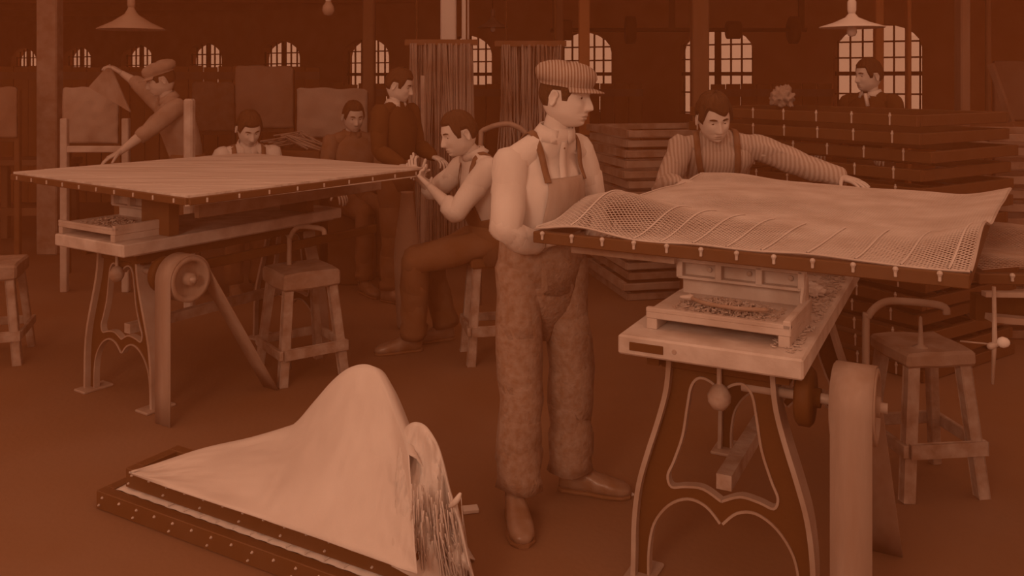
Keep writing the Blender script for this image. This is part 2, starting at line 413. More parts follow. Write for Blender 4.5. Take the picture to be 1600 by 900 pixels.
def work_table(B, A, label, belt_u, L=1.5, plate=False):
    """B, A: slab's near corners (right, left) on the ground plan; returns frame vectors"""
    B = V((B[0], B[1], 0)); A = V((A[0], A[1], 0)); u = (B - A).normalized(); v = V((-u.y, u.x, 0)); wd = (B - A).length
    root = empty('work_table', (A + B) / 2 + v * L / 2, label, 'table')
    def put(o): return inv(root, o)
    c = (A + B) / 2
    R = Matrix((u, v, V((0, 0, 1)))).transposed()
    bm = bmesh.new(); box(bm, c + v * L / 2 + V((0, 0, .83)), (wd, L, .062), R, .006); put(done('slab', bm, M_slab, root))
    bm = bmesh.new(); box(bm, c + v * (L / 2 + .03) + V((0, 0, .793)), (wd * .86, L * .92, .012), R, .002); put(done('under_board', bm, M_slab, root))
    bm = bmesh.new()
    for s in (-1, 1): box(bm, c + v * L / 2 + u * s * wd * .36 + V((0, 0, .765)), (.04, L * .85, .045), R)
    put(done('bearer', bm, M_iron, root))
    for k, off in enumerate((.2, L - .15)):
        base = c + v * off
        M = Matrix.Translation(base) @ Matrix((u, V((0, 0, 1)), -v)).transposed().to_4x4()
        leg = link('cast_leg', web_mesh, None, root); leg.matrix_world = M; leg.matrix_parent_inverse = root.matrix_basis.inverted()
        for me in (fl_r, fl_l, rim_lr, rim_ll, rim_hr, rim_hl):
            o = link('flange' if me in (fl_r, fl_l) else 'rim', me, None, leg)
            o['label'] = 'pale edge of the cast leg'
        for s in (-1, 1):
            o = link('foot_plate', foot_mesh, None, leg); o.location = (s * .27, 0, 0)
    bm = bmesh.new(); box(bm, c + v * .2 + V((0, 0, .745)), (.4, .05, .05), R, .005); put(done('cross_bar', bm, M_iron, root))
    bm = bmesh.new(); beam(bm, c + v * .22 + V((0, 0, .36)), c + v * (L - .17) + V((0, 0, .36)), .05, .05); put(done('stretcher', bm, M_stoolleg, root))
    # hook and ball under the cross bar
    hk = c + v * .16
    bm = bmesh.new(); tube(bm, [hk + V((0, 0, .75)), hk + V((0, 0, .70))], .008); put(done('hook', bm, M_steel, root))
    bm = bmesh.new(); lathe(bm, hk + V((0, 0, .655)), [(.002, -.04), (.022, -.034), (.036, -.012), (.038, .008), (.024, .034), (.008, .045)], 16); put(done('ball_weight', bm, M_stoolleg, root, True))
    # drive pulley, shaft
    pc = B + u * belt_u + v * .2 + V((0, 0, .69)); r = .112
    bm = bmesh.new(); lathe(bm, pc - u * .065, [(r * .8, 0), (r, .002), (r, .128), (r * .8, .13), (r * .78, .09), (.03, .085), (.03, .135), (.012, .136)], 36, u); put(done('pulley', bm, M_leather, root, True))
    bm = bmesh.new(); tube(bm, [pc + u * .09, pc - u * (wd * .6)], .016, 12); put(done('drive_shaft', bm, M_steel, root, True))
    for q in (-.17, ):
        bm = bmesh.new(); lathe(bm, pc + u * q, [(.08, 0), (.09, .01), (.09, .04), (.08, .05), (.03, .05), (.03, .07)], 28, u); put(done('flywheel', bm, M_iron, root, True))
    # belt around the pulley, both runs going down to the floor
    path = [pc - v * (r + .004) + V((0, 0, -pc.z + .002))]
    path += [pc - v * (r + .004) + V((0, 0, -pc.z + .15 + .1 * k)) for k in range(5)]
    for k in range(15):
        t = PI - PI * k / 14 * .93
        path.append(pc + v * math.cos(t) * (r + .004) + V((0, 0, math.sin(t) * (r + .004))))
    e = path[-1]; g = B + u * (belt_u + .04) + v * .72
    path += [e.lerp(V((g.x, g.y, .002)), k / 5) for k in range(1, 6)]
    bm = bmesh.new(); rows = []
    for i, p in enumerate(path):
        d = (path[min(i + 1, len(path) - 1)] - path[max(i - 1, 0)]).normalized(); nn = u.cross(d).normalized() * .003
        rows.append([bm.verts.new(p + u * s * .058 + nn * q) for s, q in ((-1, 1), (1, 1), (1, -1), (-1, -1))])
    for a, b in zip(rows, rows[1:]):
        for i in range(4): bm.faces.new((a[i], a[(i + 1) % 4], b[(i + 1) % 4], b[i]))
    bm.faces.new(rows[0]); bm.faces.new(rows[-1][::-1])
    put(done('drive_belt', bm, M_leather, root, True))
    # bent guard pipe by the far right
    g0 = B + u * .07 + v * 1.0
    pts = [g0 + V((0, 0, .0)), g0 + V((0, 0, .7)), g0 + V((0, 0, .76)) + u * .01, g0 + V((0, 0, .81)) + u * .05, g0 + V((0, 0, .83)) + u * .11, g0 + V((0, 0, .83)) + u * .26, g0 + V((0, 0, .80)) + u * .28]
    bm = bmesh.new(); tube(bm, catmull(pts, 5), .014, 10); put(done('guard_pipe', bm, M_leather, root, True))
    if plate:
        pb = A + u * .04 - v * .002 + V((0, 0, .83))
        bm = bmesh.new(); box(bm, pb + u * .055, (.11, .004, .026), R, .001); pl = put(done('maker_plate', bm, M_iron, root)); pl['label'] = 'small dark plate with worn embossed marks'
        bm = bmesh.new()
        for k in range(7): box(bm, pb + u * (.012 + k * .0145) - v * .003, (.008 if k % 2 else .011, .002, .014 if k != 3 else .02), R)
        o = put(done('embossing', bm, M_steel, pl)); o.matrix_parent_inverse = root.matrix_basis.inverted()
        bm = bmesh.new(); lathe(bm, A + u * .185 + V((0, 0, .83)), [(.008, -.0), (.006, .003)], 10, -v); put(done('screw', bm, M_steel, root))
    return c, u, v, wd, R, B, A
T2 = work_table((.842, 2.59), (.336, 2.85), 'pale-topped work table on black cast-iron legs nearest the camera', .12, plate=True)
T1 = work_table((-1.887, 4.35), (-2.39, 4.68), 'work table on cast-iron legs under the streaked board, farther from the camera', .19)

# tool tray with slotted back rail
def tray(T, label, off_u=0, off_v=.1, wd=.5, dp=.36, ang=0.0):
    c, u, v, w_, R, B, A = T
    if ang:
        q = Matrix.Rotation(ang, 3, 'Z'); u = q @ u; v = q @ v; R = q @ R
    o0 = c + v * off_v + u * off_u + V((0, 0, .861))
    root = empty('tool_tray', o0, label, 'tray')
    def at(a, b, z): return o0 + u * a + v * b + V((0, 0, z))
    def part(name, fn, m):
        bm = bmesh.new(); fn(bm); return inv(root, done(name, bm, m, root))
    part('tray_base', lambda bm: box(bm, at(0, dp / 2, .045), (wd, dp, .022), R, .003), M_wood)
    for s in (-1, 1):
        part('foot', lambda bm: box(bm, at(s * (wd / 2 - .02), dp / 2, .017), (.035, dp, .034), R, .002), M_wood)
    part('front_lip', lambda bm: box(bm, at(0, .01, .062), (wd, .02, .014), R, .002), M_wood)
    part('side_rail', lambda bm: box(bm, at(wd / 2 - .012, dp / 2, .066), (.024, dp, .03), R, .003), M_wood)
    part('back_board', lambda bm: box(bm, at(.0, dp - .02, .085), (wd * .9, .018, .07), R, .003), M_wood)
    # slotted rail
    def slot(bm):
        z0 = .147
        box(bm, at(0, dp - .045, z0 + .030), (wd * .92, .05, .016), R, .002)
        box(bm, at(0, dp - .045, z0 - .030), (wd * .92, .05, .010), R, .002)
        for k in range(4): box(bm, at(-wd * .45 + k * wd * .3, dp - .045, z0), (.022, .05, .062), R, .002)
    part('slotted_rail', slot, M_wood)
    part('rail_backing', lambda bm: box(bm, at(0, dp - .028, .147), (wd * .9, .012, .055), R), M_wood)
    for k in range(3): part('bolt_head', lambda bm: lathe(bm, at(-wd * .3 + k * wd * .3 + .03, dp - .036, .147), [(.009, 0), (.009, .006), (.004, .008)], 10, -v), M_steel)
    part('curved_bracket', lambda bm: loft(bm, [(at(wd * .46, dp - .05, .03), u * .012, v * .05), (at(wd * .46, dp - .04, .09), u * .012, v * .055), (at(wd * .46, dp - .03, .16), u * .012, v * .02)], 10), M_wood)
    return o0, u, v, R, wd, dp
tr2 = tray(T2, 'open wooden tool tray with a slotted back rail, near table', .0, .1, .46, .34, -.03)
tr1 = tray(T1, 'open wooden tool tray on the table under the streaked board', -.05, .02, .5, .36)
def nails(tr, name, label, n, sd, rad=(.16, .1)):
    o0, u, v, R, wd, dp = tr; rnd = random.Random(sd); bm = bmesh.new()
    for k in range(n):
        a, b = rnd.gauss(0, rad[0] * .5), rnd.gauss(0, rad[1] * .5)
        a = max(-rad[0], min(rad[0], a)); b = max(-rad[1], min(rad[1], b))
        h = .059 + max(0, .028 * (1 - (a / rad[0]) ** 2 - (b / rad[1]) ** 2)) * rnd.random()
        p = o0 + u * a + v * (dp * .42 + b) + V((0, 0, h)); d = V((rnd.uniform(-1, 1), rnd.uniform(-1, 1), rnd.uniform(-.25, .25))).normalized() * rnd.uniform(.006, .014)
        beam(bm, p - d, p + d, .0045, .0045)
    tag(done(name, bm, M_steel), label, 'staples', kind='stuff')
nails(tr2, 'loose_staples', 'scattered metal staples heaped in the near tool tray', 700, 3)
nails(tr1, 'loose_staples', 'metal staples heaped in the tray under the streaked board', 250, 4)
o0, u, v, R, wd, dp = tr2
bm = bmesh.new(); p0 = o0 + V((0, 0, .085)); tube(bm, catmull([p0 - u * .12 + v * .13, p0 - u * .05 + v * .075, p0 + u * .06 + v * .065, p0 + u * .14 + v * .09], 5), .007, 8)
rt = empty('hand_tool', p0, 'thin curved hand tool lying on the staples in the near tray', 'tool')
o = inv(rt, done('handle', bm, M_oldwood, rt, True))
bm = bmesh.new(); capsule(bm, p0 - u * .12 + v * .13, .012, p0 - u * .15 + v * .12, .006); inv(rt, done('tip', bm, M_steel, rt, True))
# chips on table slab
c, u, v, wdt, R, B, A = T2
bm = bmesh.new(); rnd = random.Random(5)
for k in range(420):
    a = rnd.uniform(.02, .11); b = rnd.uniform(.05, 1.2)
    p = B - u * a * 1.0 + v * b + V((0, 0, .865)) if rnd.random() < .8 else B - u * rnd.uniform(.02, .3) + v * rnd.uniform(.6, 1.3) + V((0, 0, .865))
    if (p - B).dot(u) > -.012: p -= u * .02
    q = Matrix.Rotation(rnd.uniform(0, PI), 3, 'Z') @ Matrix.Rotation(rnd.uniform(-.4, .4), 3, 'X')
    box(bm, p, (rnd.uniform(.006, .02), rnd.uniform(.004, .009), .003), q)
tag(done('wire_clippings', bm, M_wood), 'pale wire clippings strewn along the near table slab', 'clippings', kind='stuff')
def lump(name, c, r, m, label, cat, sq=.5, sd=0):
    bm = bmesh.new(); bmesh.ops.create_icosphere(bm, subdivisions=4, radius=1)
    for q in bm.verts:
        n = 1 - abs(noise.noise(q.co * 2.2 + V((sd, 0, 0)))) * .9 + noise.noise(q.co * 5 + V((sd, 3, 0))) * .2
        q.co = V((q.co.x * r * n, q.co.y * r * n * .8, max(q.co.z, -.55) * r * sq * n))
    o = done(name, bm, m, None, True); o.location = c; tag(o, label, cat); return o
pp = P(1325, 474, 3.3)
g = B - u * .1 + v * .80; lump('crumpled_paper', (g.x, g.y, .883), .055, M_paper, 'crumpled white paper lying on the near table beneath the netting', 'paper', .6, 2)

# ---------------------------------------------------------------- bed frames
def bed_frame(o, u, v, w_, l_, z, h, label, name='bedstead', m=M_rail, group=None, rw=.035, clips=0, cliph=.55, sides=True):
    """o: near corner on plan; u across the near rail (length w_), v away (length l_)"""
    o = V((o[0], o[1], 0)); root = empty(name, o + V((0, 0, z)), label, 'bed frame', group)
    def rail(nm, a, b):
        bm = bmesh.new(); beam(bm, a + V((0, 0, z + h / 2)), b + V((0, 0, z + h / 2)), rw, h, bevel=.003); return inv(root, done(nm, bm, m, root))
    rail('end_rail', o + v * rw / 2, o + u * w_ + v * rw / 2)
    rail('end_rail', o + v * (l_ - rw / 2), o + u * w_ + v * (l_ - rw / 2))
    rail('side_rail', o + u * rw / 2 + v * rw, o + u * rw / 2 + v * (l_ - rw))
    rail('side_rail', o + u * (w_ - rw / 2) + v * rw, o + u * (w_ - rw / 2) + v * (l_ - rw))
    R = Matrix((u, v, V((0, 0, 1)))).transposed()
    for k in range(clips):
        p = o + u * w_ * (k + .35) / clips - v * .004 + V((0, 0, z + h * .62))
        bm = bmesh.new(); box(bm, p, (.009, .008, h * cliph), R, .002)
        capsule(bm, p + V((0, 0, h * .28)), .009, p + V((0, 0, h * .2)), .007, 8)
        inv(root, done('clip', bm, M_net, root))
    return root
# frame with netting on the near table
uF = V((1.243, -.73, 0)).normalized(); vF = V((.507, .861, 0)).normalized(); vF = V((-uF.y, uF.x, 0))
OF = V((.077, 3.31, 0)); WF, LF, ZF = 1.44, 1.9, 1.067
bed_frame(OF, uF, vF, WF, LF, ZF, .042, 'black bed frame under the wire netting, held by the man in the striped cap', clips=12)
# little inner slat and hanging tags below near-left rail
bm = bmesh.new(); beam(bm, OF + uF * .12 + vF * .09 + V((0, 0, 1.045)), OF + uF * .52 + vF * .09 + V((0, 0, 1.045)), .03, .03)
tag(done('loose_slat', bm, M_oldwood), 'thin loose slat carried under the netting frame', 'slat')
# supports on near table that carry the frame
bm = bmesh.new(); s0 = T2[0] + T2[2] * 1.2; beam(bm, s0 - T2[1] * .25 + V((0, 0, .96)), s0 + T2[1] * .25 + V((0, 0, .96)), .05, .198)
tag(done('support_block', bm, M_oldwood), 'timber block on the near table that carries the netting frame', 'block')
def net_z(a, b):
    """height of the netting over the frame (a across, b away)"""
    z = ZF + .048
    z += .075 * math.sin(PI * smooth(min(b / .42, 1))) * (.55 + .45 * math.cos(a * 5.2 - .4)) * (1 if a > .02 else a / .02)
    z += .045 * gs(a - .13, .09) * gs(b - .12, .12)
    z += .03 * gs(b - .6, .25) * gs(a - .25, .25) + .012 * noise.noise(V((a * 5, b * 4, 0)))
    z += .035 * gs(b - 1.0, .12) * gs(a - .1, .25)
    z += .05 * smooth((a - .85) / .2) * smooth(b / .3) * 1.0
    return z
def net_p(a, b):
    if a < 0.0: a = 0
    e = .10 * smooth((a - .7) / .3) * (b)          # spreads past the far right corner
    return OF + uF * (WF * a + e * .6) + vF * (.02 + (LF - .02) * b) + V((0, 0, net_z(a, b) - .0))
bm = bmesh.new()
def wire(bm, fn, n, r=.0014):
    pts = [fn(i / n) for i in range(n + 1)]; prev = None
    for i, p in enumerate(pts):
        d = (pts[min(i + 1, n)] - pts[max(i - 1, 0)]).normalized(); s = V((d.y, -d.x, 0)).normalized() * r; t = V((0, 0, r))
        cur = [bm.verts.new(p + s), bm.verts.new(p + t), bm.verts.new(p - s), bm.verts.new(p - t)]
        if prev:
            for k in range(4): bm.faces.new((prev[k], prev[(k + 1) % 4], cur[(k + 1) % 4], cur[k]))
        prev = cur
SP = .0145
nd = int((WF + LF) / (SP * 1.414))
for sgn in (0, 1):
    for k in range(1, nd):
        cc = k * SP * 1.414                       # x + y = cc, square lattice turned 45 degrees
        x0, x1 = max(0, cc - LF), min(WF, cc)
        if x1 - x0 < .02: continue
        if sgn == 0: f = lambda t, x0=x0, x1=x1, cc=cc: net_p((x0 + (x1 - x0) * t) / WF, (cc - (x0 + (x1 - x0) * t)) / LF)
        else: f = lambda t, x0=x0, x1=x1, cc=cc: net_p(1 - (x0 + (x1 - x0) * t) / WF, (cc - (x0 + (x1 - x0) * t)) / LF)
        wire(bm, f, max(3, int((x1 - x0) / .035)), .0021)
netroot = empty('wire_netting', OF + V((0, 0, ZF)), 'big sheet of pale woven wire netting stretched over a bed frame', 'netting')
o = inv(netroot, done('netting_weave', bm, M_net, netroot, normals=False)); o['kind'] = 'stuff'
for a in (.0, .1, .27, .34, .42, .5, .58, .68, .78, .87, .96):
    bm = bmesh.new(); wire(bm, lambda t, a=a: net_p(min(1, a + .012 * t), t * .30 if a not in (0.0,) else t) + V((0, 0, .004)), 24, .0034); inv(netroot, done('rib_wire', bm, M_paper, netroot))
bm = bmesh.new(); wire(bm, lambda t: net_p(t, 1.0), 60, .006); inv(netroot, done('hem_wire', bm, M_net, netroot))
bm = bmesh.new(); wire(bm, lambda t: net_p(1.0, t), 60, .005); inv(netroot, done('hem_wire', bm, M_net, netroot))
bm = bmesh.new(); wire(bm, lambda t: net_p(t, 0.0), 60, .004); inv(netroot, done('hem_wire', bm, M_net, netroot))

# streaked board on a frame on the far table
uB = V((1.34, -1.0, 0)).normalized(); 
fr_, lf_, rt_ = V((-1.45, 4.01, 0)), V((-2.79, 5.01, 0)), V((-.54, 5.23, 0))
uB = (fr_ - lf_); WB = uB.length; uB.normalize(); vB = V((-uB.y, uB.x, 0)); LB = 1.56
rootb = empty('bed_spring_board', lf_ + V((0, 0, 1.11)), 'broad streaked panel lying level on the farther work table', 'bed base')
RB = Matrix((uB, vB, V((0, 0, 1)))).transposed()
for k in range(9):
    bm = bmesh.new(); wpl = LB / 9
    box(bm, lf_ + uB * WB / 2 + vB * (wpl * (k + .5)) + V((0, 0, 1.143 + .0008 * (k % 2))), (WB, wpl - .0015, .012), RB, .001)
    inv(rootb, done('plank', bm, M_board, rootb))
for nm, a, b in (('side_rail', lf_, lf_ + uB * WB), ('side_rail', lf_ + vB * LB, lf_ + uB * WB + vB * LB), ('end_rail', lf_, lf_ + vB * LB), ('end_rail', lf_ + uB * WB, lf_ + uB * WB + vB * LB)):
    bm = bmesh.new(); beam(bm, a + V((0, 0, 1.121)), b + V((0, 0, 1.121)), .03, .034, bevel=.003); inv(rootb, done(nm, bm, M_rail, rootb))
bm = bmesh.new(); beam(bm, fr_ - vB * .018 + uB * .005 + V((0, 0, 1.105)), fr_ + uB * .018 + vB * LB + V((0, 0, 1.105)), .004, .006); inv(rootb, done('edge_strip', bm, M_net, rootb))
for k in range(10):
    p = lf_ + uB * WB * (k + .5) / 10 - vB * .018 + V((0, 0, 1.121))
    bm = bmesh.new(); box(bm, p, (.008, .006, .02), RB, .001); inv(rootb, done('clip', bm, M_net, rootb))
for k in range(9):
    p = fr_ + vB * LB * (k + .5) / 9 + uB * .018 + V((0, 0, 1.121))
    bm = bmesh.new(); box(bm, p, (.006, .008, .02), RB, .001); inv(rootb, done('clip', bm, M_net, rootb))
# supports of the board
for q in (.3, 1.25):
    s0 = T1[0] + T1[2] * q; 
    bm = bmesh.new(); beam(bm, s0 - T1[1] * .1 + V((0, 0, .983)), s0 + T1[1] * .9 + V((0, 0, .983)), .06, .244) if False else beam(bm, s0 + T1[1] * .05 + V((0, 0, .983)), s0 + T1[1] * .28 + V((0, 0, .983)), .06, .24)
    tag(done('support_block', bm, M_darkwood), 'dark block carrying the streaked panel, %s the tray' % ('just behind' if q < 1 else 'far behind'), 'block')
# long dark beams under the board (trestle rails along the table)
g0 = T1[5] + T1[1] * .03
for zz, off, nm, lab in ((1.0, .06, 'long_rail', 'upper long dark beam running beneath the streaked panel'), (.70, .02, 'long_rail', 'lower long dark beam beneath the streaked panel')):
    bm = bmesh.new(); beam(bm, g0 + T1[1] * off + T1[2] * .35 + V((0, 0, zz)), g0 + T1[1] * off + T1[2] * 1.75 + V((0, 0, zz)), .035, .09 if zz > .8 else .05, bevel=.004)
    tag(done(nm, bm, M_iron if zz < .8 else M_oldwood), lab, 'beam')

# stacks of frames
def stack(o, u, v, w_, l_, z0, n, pitch, h, lab, group, sd, m=M_rail, clips=7, m2=None):
    rnd = random.Random(sd); ords = ['topmost', 'second', 'third', 'fourth', 'fifth', 'sixth', 'seventh', 'eighth', 'ninth', 'tenth', 'eleventh', 'twelfth', 'thirteenth', 'fourteenth', 'fifteenth', 'sixteenth', 'seventeenth', 'eighteenth', 'nineteenth', 'twentieth']
    for k in range(n):
        t = n - 1 - k
        l2 = ('topmost ' + lab) if t == 0 else '%s %s, counted from the top' % (ords[t], lab)
        if k == 0: l2 = 'lowest ' + lab
        q = Matrix.Rotation(rnd.uniform(-.018, .018), 3, 'Z')
        bed_frame(V(o) + u * rnd.uniform(-.03, .03) + v * rnd.uniform(-.025, .02), q @ u, q @ v, w_, l_, z0 + k * pitch, h, l2, m=(m2 if m2 and k % 2 else m), group=group, clips=clips, cliph=1.1)
aB = V((.83, .55, 0)).normalized(); bB = V((-aB.y, aB.x, 0))
# near face runs from the far left end to the right front corner
oS = V((2.24, 4.9, 0)) + bB * 1.75
stack(oS, -bB, aB, 1.75, .95, .003, 15, .1, .064, 'bed frame in the tall black stack', 'black bed frames stacked behind the netting', 11, clips=7)
oA = P(980, 0, 6.7); oA.z = 0
aA = V((.97, .22, 0)).normalized(); bA = V((-aA.y, aA.x, 0))
stack(oA, aA, bA, .95, 1.0, .003, 17, .0765, .05, 'brown frame in the low stack behind the leaning man', 'brown frames in the low stack', 12, m=M_oldwood, clips=0, m2=M_shirt_m)
oC = V((3.05, 5.75, 0)); aC = V((.98, -.1, 0)).normalized(); bC = V((-aC.y, aC.x, 0))
stack(oC, aC, bC, 1.1, .9, .003, 15, .09, .05, 'brown frame in the loose stack at the far edge', 'brown frames stacked beside the black stack', 13, m=M_oldwood, clips=0, m2=M_shirt_m)
lump('cloth_bundle', P(1222, 148, 6.6) + V((0, 0, -.03)), .1, M_panel, 'pale rounded cloth bundle on top of the tall black stack', 'cloth', 1.1, 4)

# next machine and its frame, cut by the picture edge
Q = V((2.02, 3.35, 0))
bed_frame(P(1530, 440, 3.0).xy.to_3d() * 1.0, V((1, -.08, 0)).normalized(), V((.08, 1, 0)).normalized(), .9, 1.0, .985, .035, 'dark bed frame on the neighbouring machine beyond the rod clamp', clips=3)
bm = bmesh.new(); o3 = P(1530, 440, 3.0)
for k in range(60):
    for s in (0, 1):
        if s: wire(bm, lambda t, k=k: V((o3.x + .02 + .86 * t + .06 * k / 60, 3.02 + .95 * k / 60 - .07 * t, 1.03 + .02 * math.sin(t * 5 + k * .1))), 12, .002)
        else: wire(bm, lambda t, k=k: V((o3.x + .02 + .86 * k / 60 + .06 * t, 3.02 + .95 * t - .07 * k / 60, 1.03 + .02 * math.sin(k / 60 * 5 + t * 6))), 12, .002)
tag(done('wire_netting', bm, M_shirt_m, normals=False), 'strip of dim wire netting on the neighbouring machine frame', 'netting', kind='stuff')
rc = P(1553, 530, 2.9)
rootc = empty('rod_clamp', (rc.x, rc.y, 0), 'slender metal rod clamp with a pale ball knob, hanging from a machine bar', 'clamp')
def prt(root, name, m, fn, sm=True):
    bm = bmesh.new(); fn(bm); return inv(root, done(name, bm, m, root, sm))
prt(rootc, 'rod', M_steel, lambda bm: tube(bm, [P(1553, 448, 2.9), P(1554, 530, 2.9), P(1551, 600, 2.9)], .007, 8, [.006, .008, .005]))
prt(rootc, 'knob', M_paper, lambda bm: capsule(bm, P(1567, 535, 2.89), .018, P(1569, 535, 2.89), .017, 14))
prt(rootc, 'collar', M_steel, lambda bm: capsule(bm, P(1548, 541, 2.9), .012, P(1562, 536, 2.9), .008, 10))
prt(rootc, 'cross_wire', M_steel, lambda bm: tube(bm, [P(1500, 533, 2.95), P(1550, 538, 2.9)], .003, 6))
rootm = empty('machine_bars', (2.0, 3.0, 0), 'pair of level metal bars of the neighbouring machine at the picture edge', 'machine')
prt(rootm, 'upper_bar', M_steel, lambda bm: beam(bm, P(1537, 459, 2.98), P(1700, 461, 2.98), .03, .016), False)
prt(rootm, 'lower_bar', M_leather, lambda bm: beam(bm, P(1545, 496, 3.0), P(1700, 510, 3.0), .05, .02), False)
prt(rootm, 'body_plate', M_iron, lambda bm: beam(bm, P(1520, 478, 3.1), P(1720, 482, 3.1), .04, .09), False)
prt(rootm, 'upright', M_iron, lambda bm: beam(bm, V((2.25, 3.1, 0)), V((2.25, 3.1, .95)), .08, .08), False)

# ---------------------------------------------------------------- stools
def stool(c, rz, label, h=.6, w_=.34, th=.095, spread=.05, seatm=M_oldwood, low=.17):
    root = empty('wooden_stool', (c[0], c[1], 0), label, 'stool', rz=rz)
    bm = bmesh.new(); box(bm, (0, 0, h - th / 2), (w_, w_, th), bevel=.012)
    bmesh.ops.subdivide_edges(bm, edges=bm.edges, cuts=3, use_grid_fill=True)
    for q in bm.verts: q.co += V((noise.noise(q.co * 9), noise.noise(q.co * 9 + V((3, 0, 0))), noise.noise(q.co * 11 + V((0, 5, 0))))) * .008
    done('seat', bm, seatm, root)
    k0 = w_ / 2 - .04; k1 = k0 + spread
    for sx, sy in ((1, 1), (1, -1), (-1, 1), (-1, -1)):
        bm = bmesh.new(); beam(bm, (sx * k0, sy * k0, h - th + .002), (sx * k1, sy * k1, 0.0), .042, .042, up=V((0, 1, 0)), bevel=.004)
        done('leg', bm, M_stoolleg, root)
    kk = k1 - spread * low / (h - th) + .018
    for a in range(4):
        bm = bmesh.new(); R = Matrix.Rotation(a * PI / 2, 3, 'Z'); beam(bm, R @ V((-kk - .015, kk + .01, low)), R @ V((kk - .01, kk + .01, low)), .022, .05, bevel=.003)
        done('stretcher', bm, M_stoolleg, root)
    return root
stool((-1.2, 5.1), .62, 'thick-seated wooden stool between the farther table and the spread cloth')
stool((1.7, 3.72), .12, 'wooden stool behind the drive belt with a spindle on its seat', .58, .3, .06, .05, low=.2)
stool((-3.12, 5.35), .3, 'wooden stool cut off by the picture edge', .58, .36, .09)
stool((-.12, 5.38), .2, 'tall stool under the sitting man in a pale shirt', .62, .3, .06, .04, M_darkwood, .2)
bm = bmesh.new(); lathe(bm, (1.66, 3.64, .572), [(.03, 0), (.03, .012), (.012, .02), (.009, .06), (.006, .13), (.002, .135)], 12)
tag(done('metal_spindle', bm, M_leather, None, True), 'thin upright metal spindle standing on the stool behind the belt', 'spindle')

# ---------------------------------------------------------------- heap on the floor
uH = V((.868, -.497, 0)).normalized(); vH = V((-uH.y, uH.x, 0))
o1 = G(196, 762, .075); o1.z = 0
bed_frame(o1, uH, vH, 1.36, .25, .078, .075, 'upper black bed frame on the floor, under the heaped wire cloth', clips=0, rw=.045)
o2 = G(150, 795, 0); o2.z = 0
bed_frame(o2, uH, vH, 1.4, .40, .002, .07, 'lower black bed frame on the floor with netting in it', clips=0, rw=.045)
bm = bmesh.new(); rnd = random.Random(3)
for o_, zz, hh in ((o1, .078, .075), (o2, .002, .07)):
    for k in range(14):
        p = o_ + uH * (.04 + k * .1) - vH * .001 + V((0, 0, zz + hh * .72)); capsule(bm, p, .0055, p - vH * .003, .004, 6)
        if k > 6: continue
        p = o_ + uH * (.02 + k * .2) - vH * .001 + V((0, 0, zz + hh * .25)); capsule(bm, p, .005, p - vH * .003, .004, 6)
tag(done('rail_studs', bm, M_net), 'small pale stud heads along the two floor frame rails', 'studs', kind='stuff')
bm = bmesh.new()
nu, nv = 60, 10
gr = [[bm.verts.new(o2 + uH * (.05 + 1.3 * i / nu) + vH * (.05 + .3 * j / nv) + V((0, 0, .067 + .006 * math.sin(PI * j / nv) + .006 * abs(math.sin(i * .9)) * gs(j - 2, 4)))) for j in range(nv + 1)] for i in range(nu + 1)]
for i in range(nu):
    for j in range(nv): bm.faces.new((gr[i][j], gr[i + 1][j], gr[i + 1][j + 1], gr[i][j + 1]))
rtn = empty('frame_netting', o2 + V((0, 0, .05)), 'pale netting stretched inside the lower floor frame', 'netting')
o = inv(rtn, done('net_sheet', bm, M_heap, rtn, True)); s = o.modifiers.new('s', 'SOLIDIFY'); s.thickness = .003
for k in range(11):
    a = .35 + k * .085; bm = bmesh.new()
    tube(bm, [o2 + uH * (a + .03 * t) + vH * (.05 + .28 * t) + V((0, 0, .074 + .004 * math.sin(PI * t * .7))) for t in (0, .25, .5, .75, 1)], .003, 5)
    inv(rtn, done('cross_wire', bm, M_paper, rtn))
# cloth: front edge -> ridge -> back foot
ridge = [(205, 738, 3.42), (255, 720, 3.5), (310, 703, 3.55), (380, 688, 3.6), (440, 670, 3.6), (462, 660, 3.55), (490, 628, 3.5), (520, 594, 3.45), (545, 575, 3.42), (570, 569, 3.4), (588, 577, 3.36), (602, 603, 3.3), (616, 640, 3.22), (628, 672, 3.12), (638, 710, 3.0)]
front = [(203, 741), (245, 756), (290, 771), (345, 789), (400, 807), (430, 818), (465, 830), (500, 842), (530, 853), (560, 864), (585, 873), (605, 880), (622, 887), (638, 892), (652, 897)]
def sheet(ridge, frontp, backf, nJ, name, m, root, prof, amp, sub=5, seed=0):
    R_ = catmull([P(*r) for r in ridge], sub); F_ = catmull(frontp, sub)
    bm = bmesh.new(); rows = []
    for i, (r, f) in enumerate(zip(R_, F_)):
        t = i / (len(R_) - 1); bk = backf(t, r); row = []
        for j in range(nJ + 1):
            s = j / nJ
            p = f.lerp(r, s); lift = prof(t, s) * (r - f).length
            p = p + V((0, 0, lift))
            n = .8 * noise.noise(V((t * 5 + seed + s * 1.5, s * 2.2, 0))) + .45 * (.4 - abs(noise.noise(V((t * 16 + seed - s * 3, s * 3, 4))))) + .16 * noise.noise(V((t * 30 + s * 9, s * 22, 8)))
            wgt = smooth(s / .15) * smooth((1 - s) / .12)
            row.append(bm.verts.new(p + V((0, -.7, .5)) * amp * n * wgt))
        for j in range(1, 9):
            s = j / 8
            q = r.lerp(bk, s); q.z = bk.z + (r.z - bk.z) * (1 - smooth(s) ) 
            row.append(bm.verts.new(q))
        rows.append(row)
    for a, b in zip(rows, rows[1:]):
        for j in range(len(a) - 1): bm.faces.new((a[j], b[j], b[j + 1], a[j + 1]))
    return bm
roothp = empty('wire_cloth_heap', o1 + V((0, 0, .15)), 'large heap of pale fine wire cloth on the floor, rising to a high peak', 'wire cloth')
fpts = [G(x, y, .157) for x, y in front]
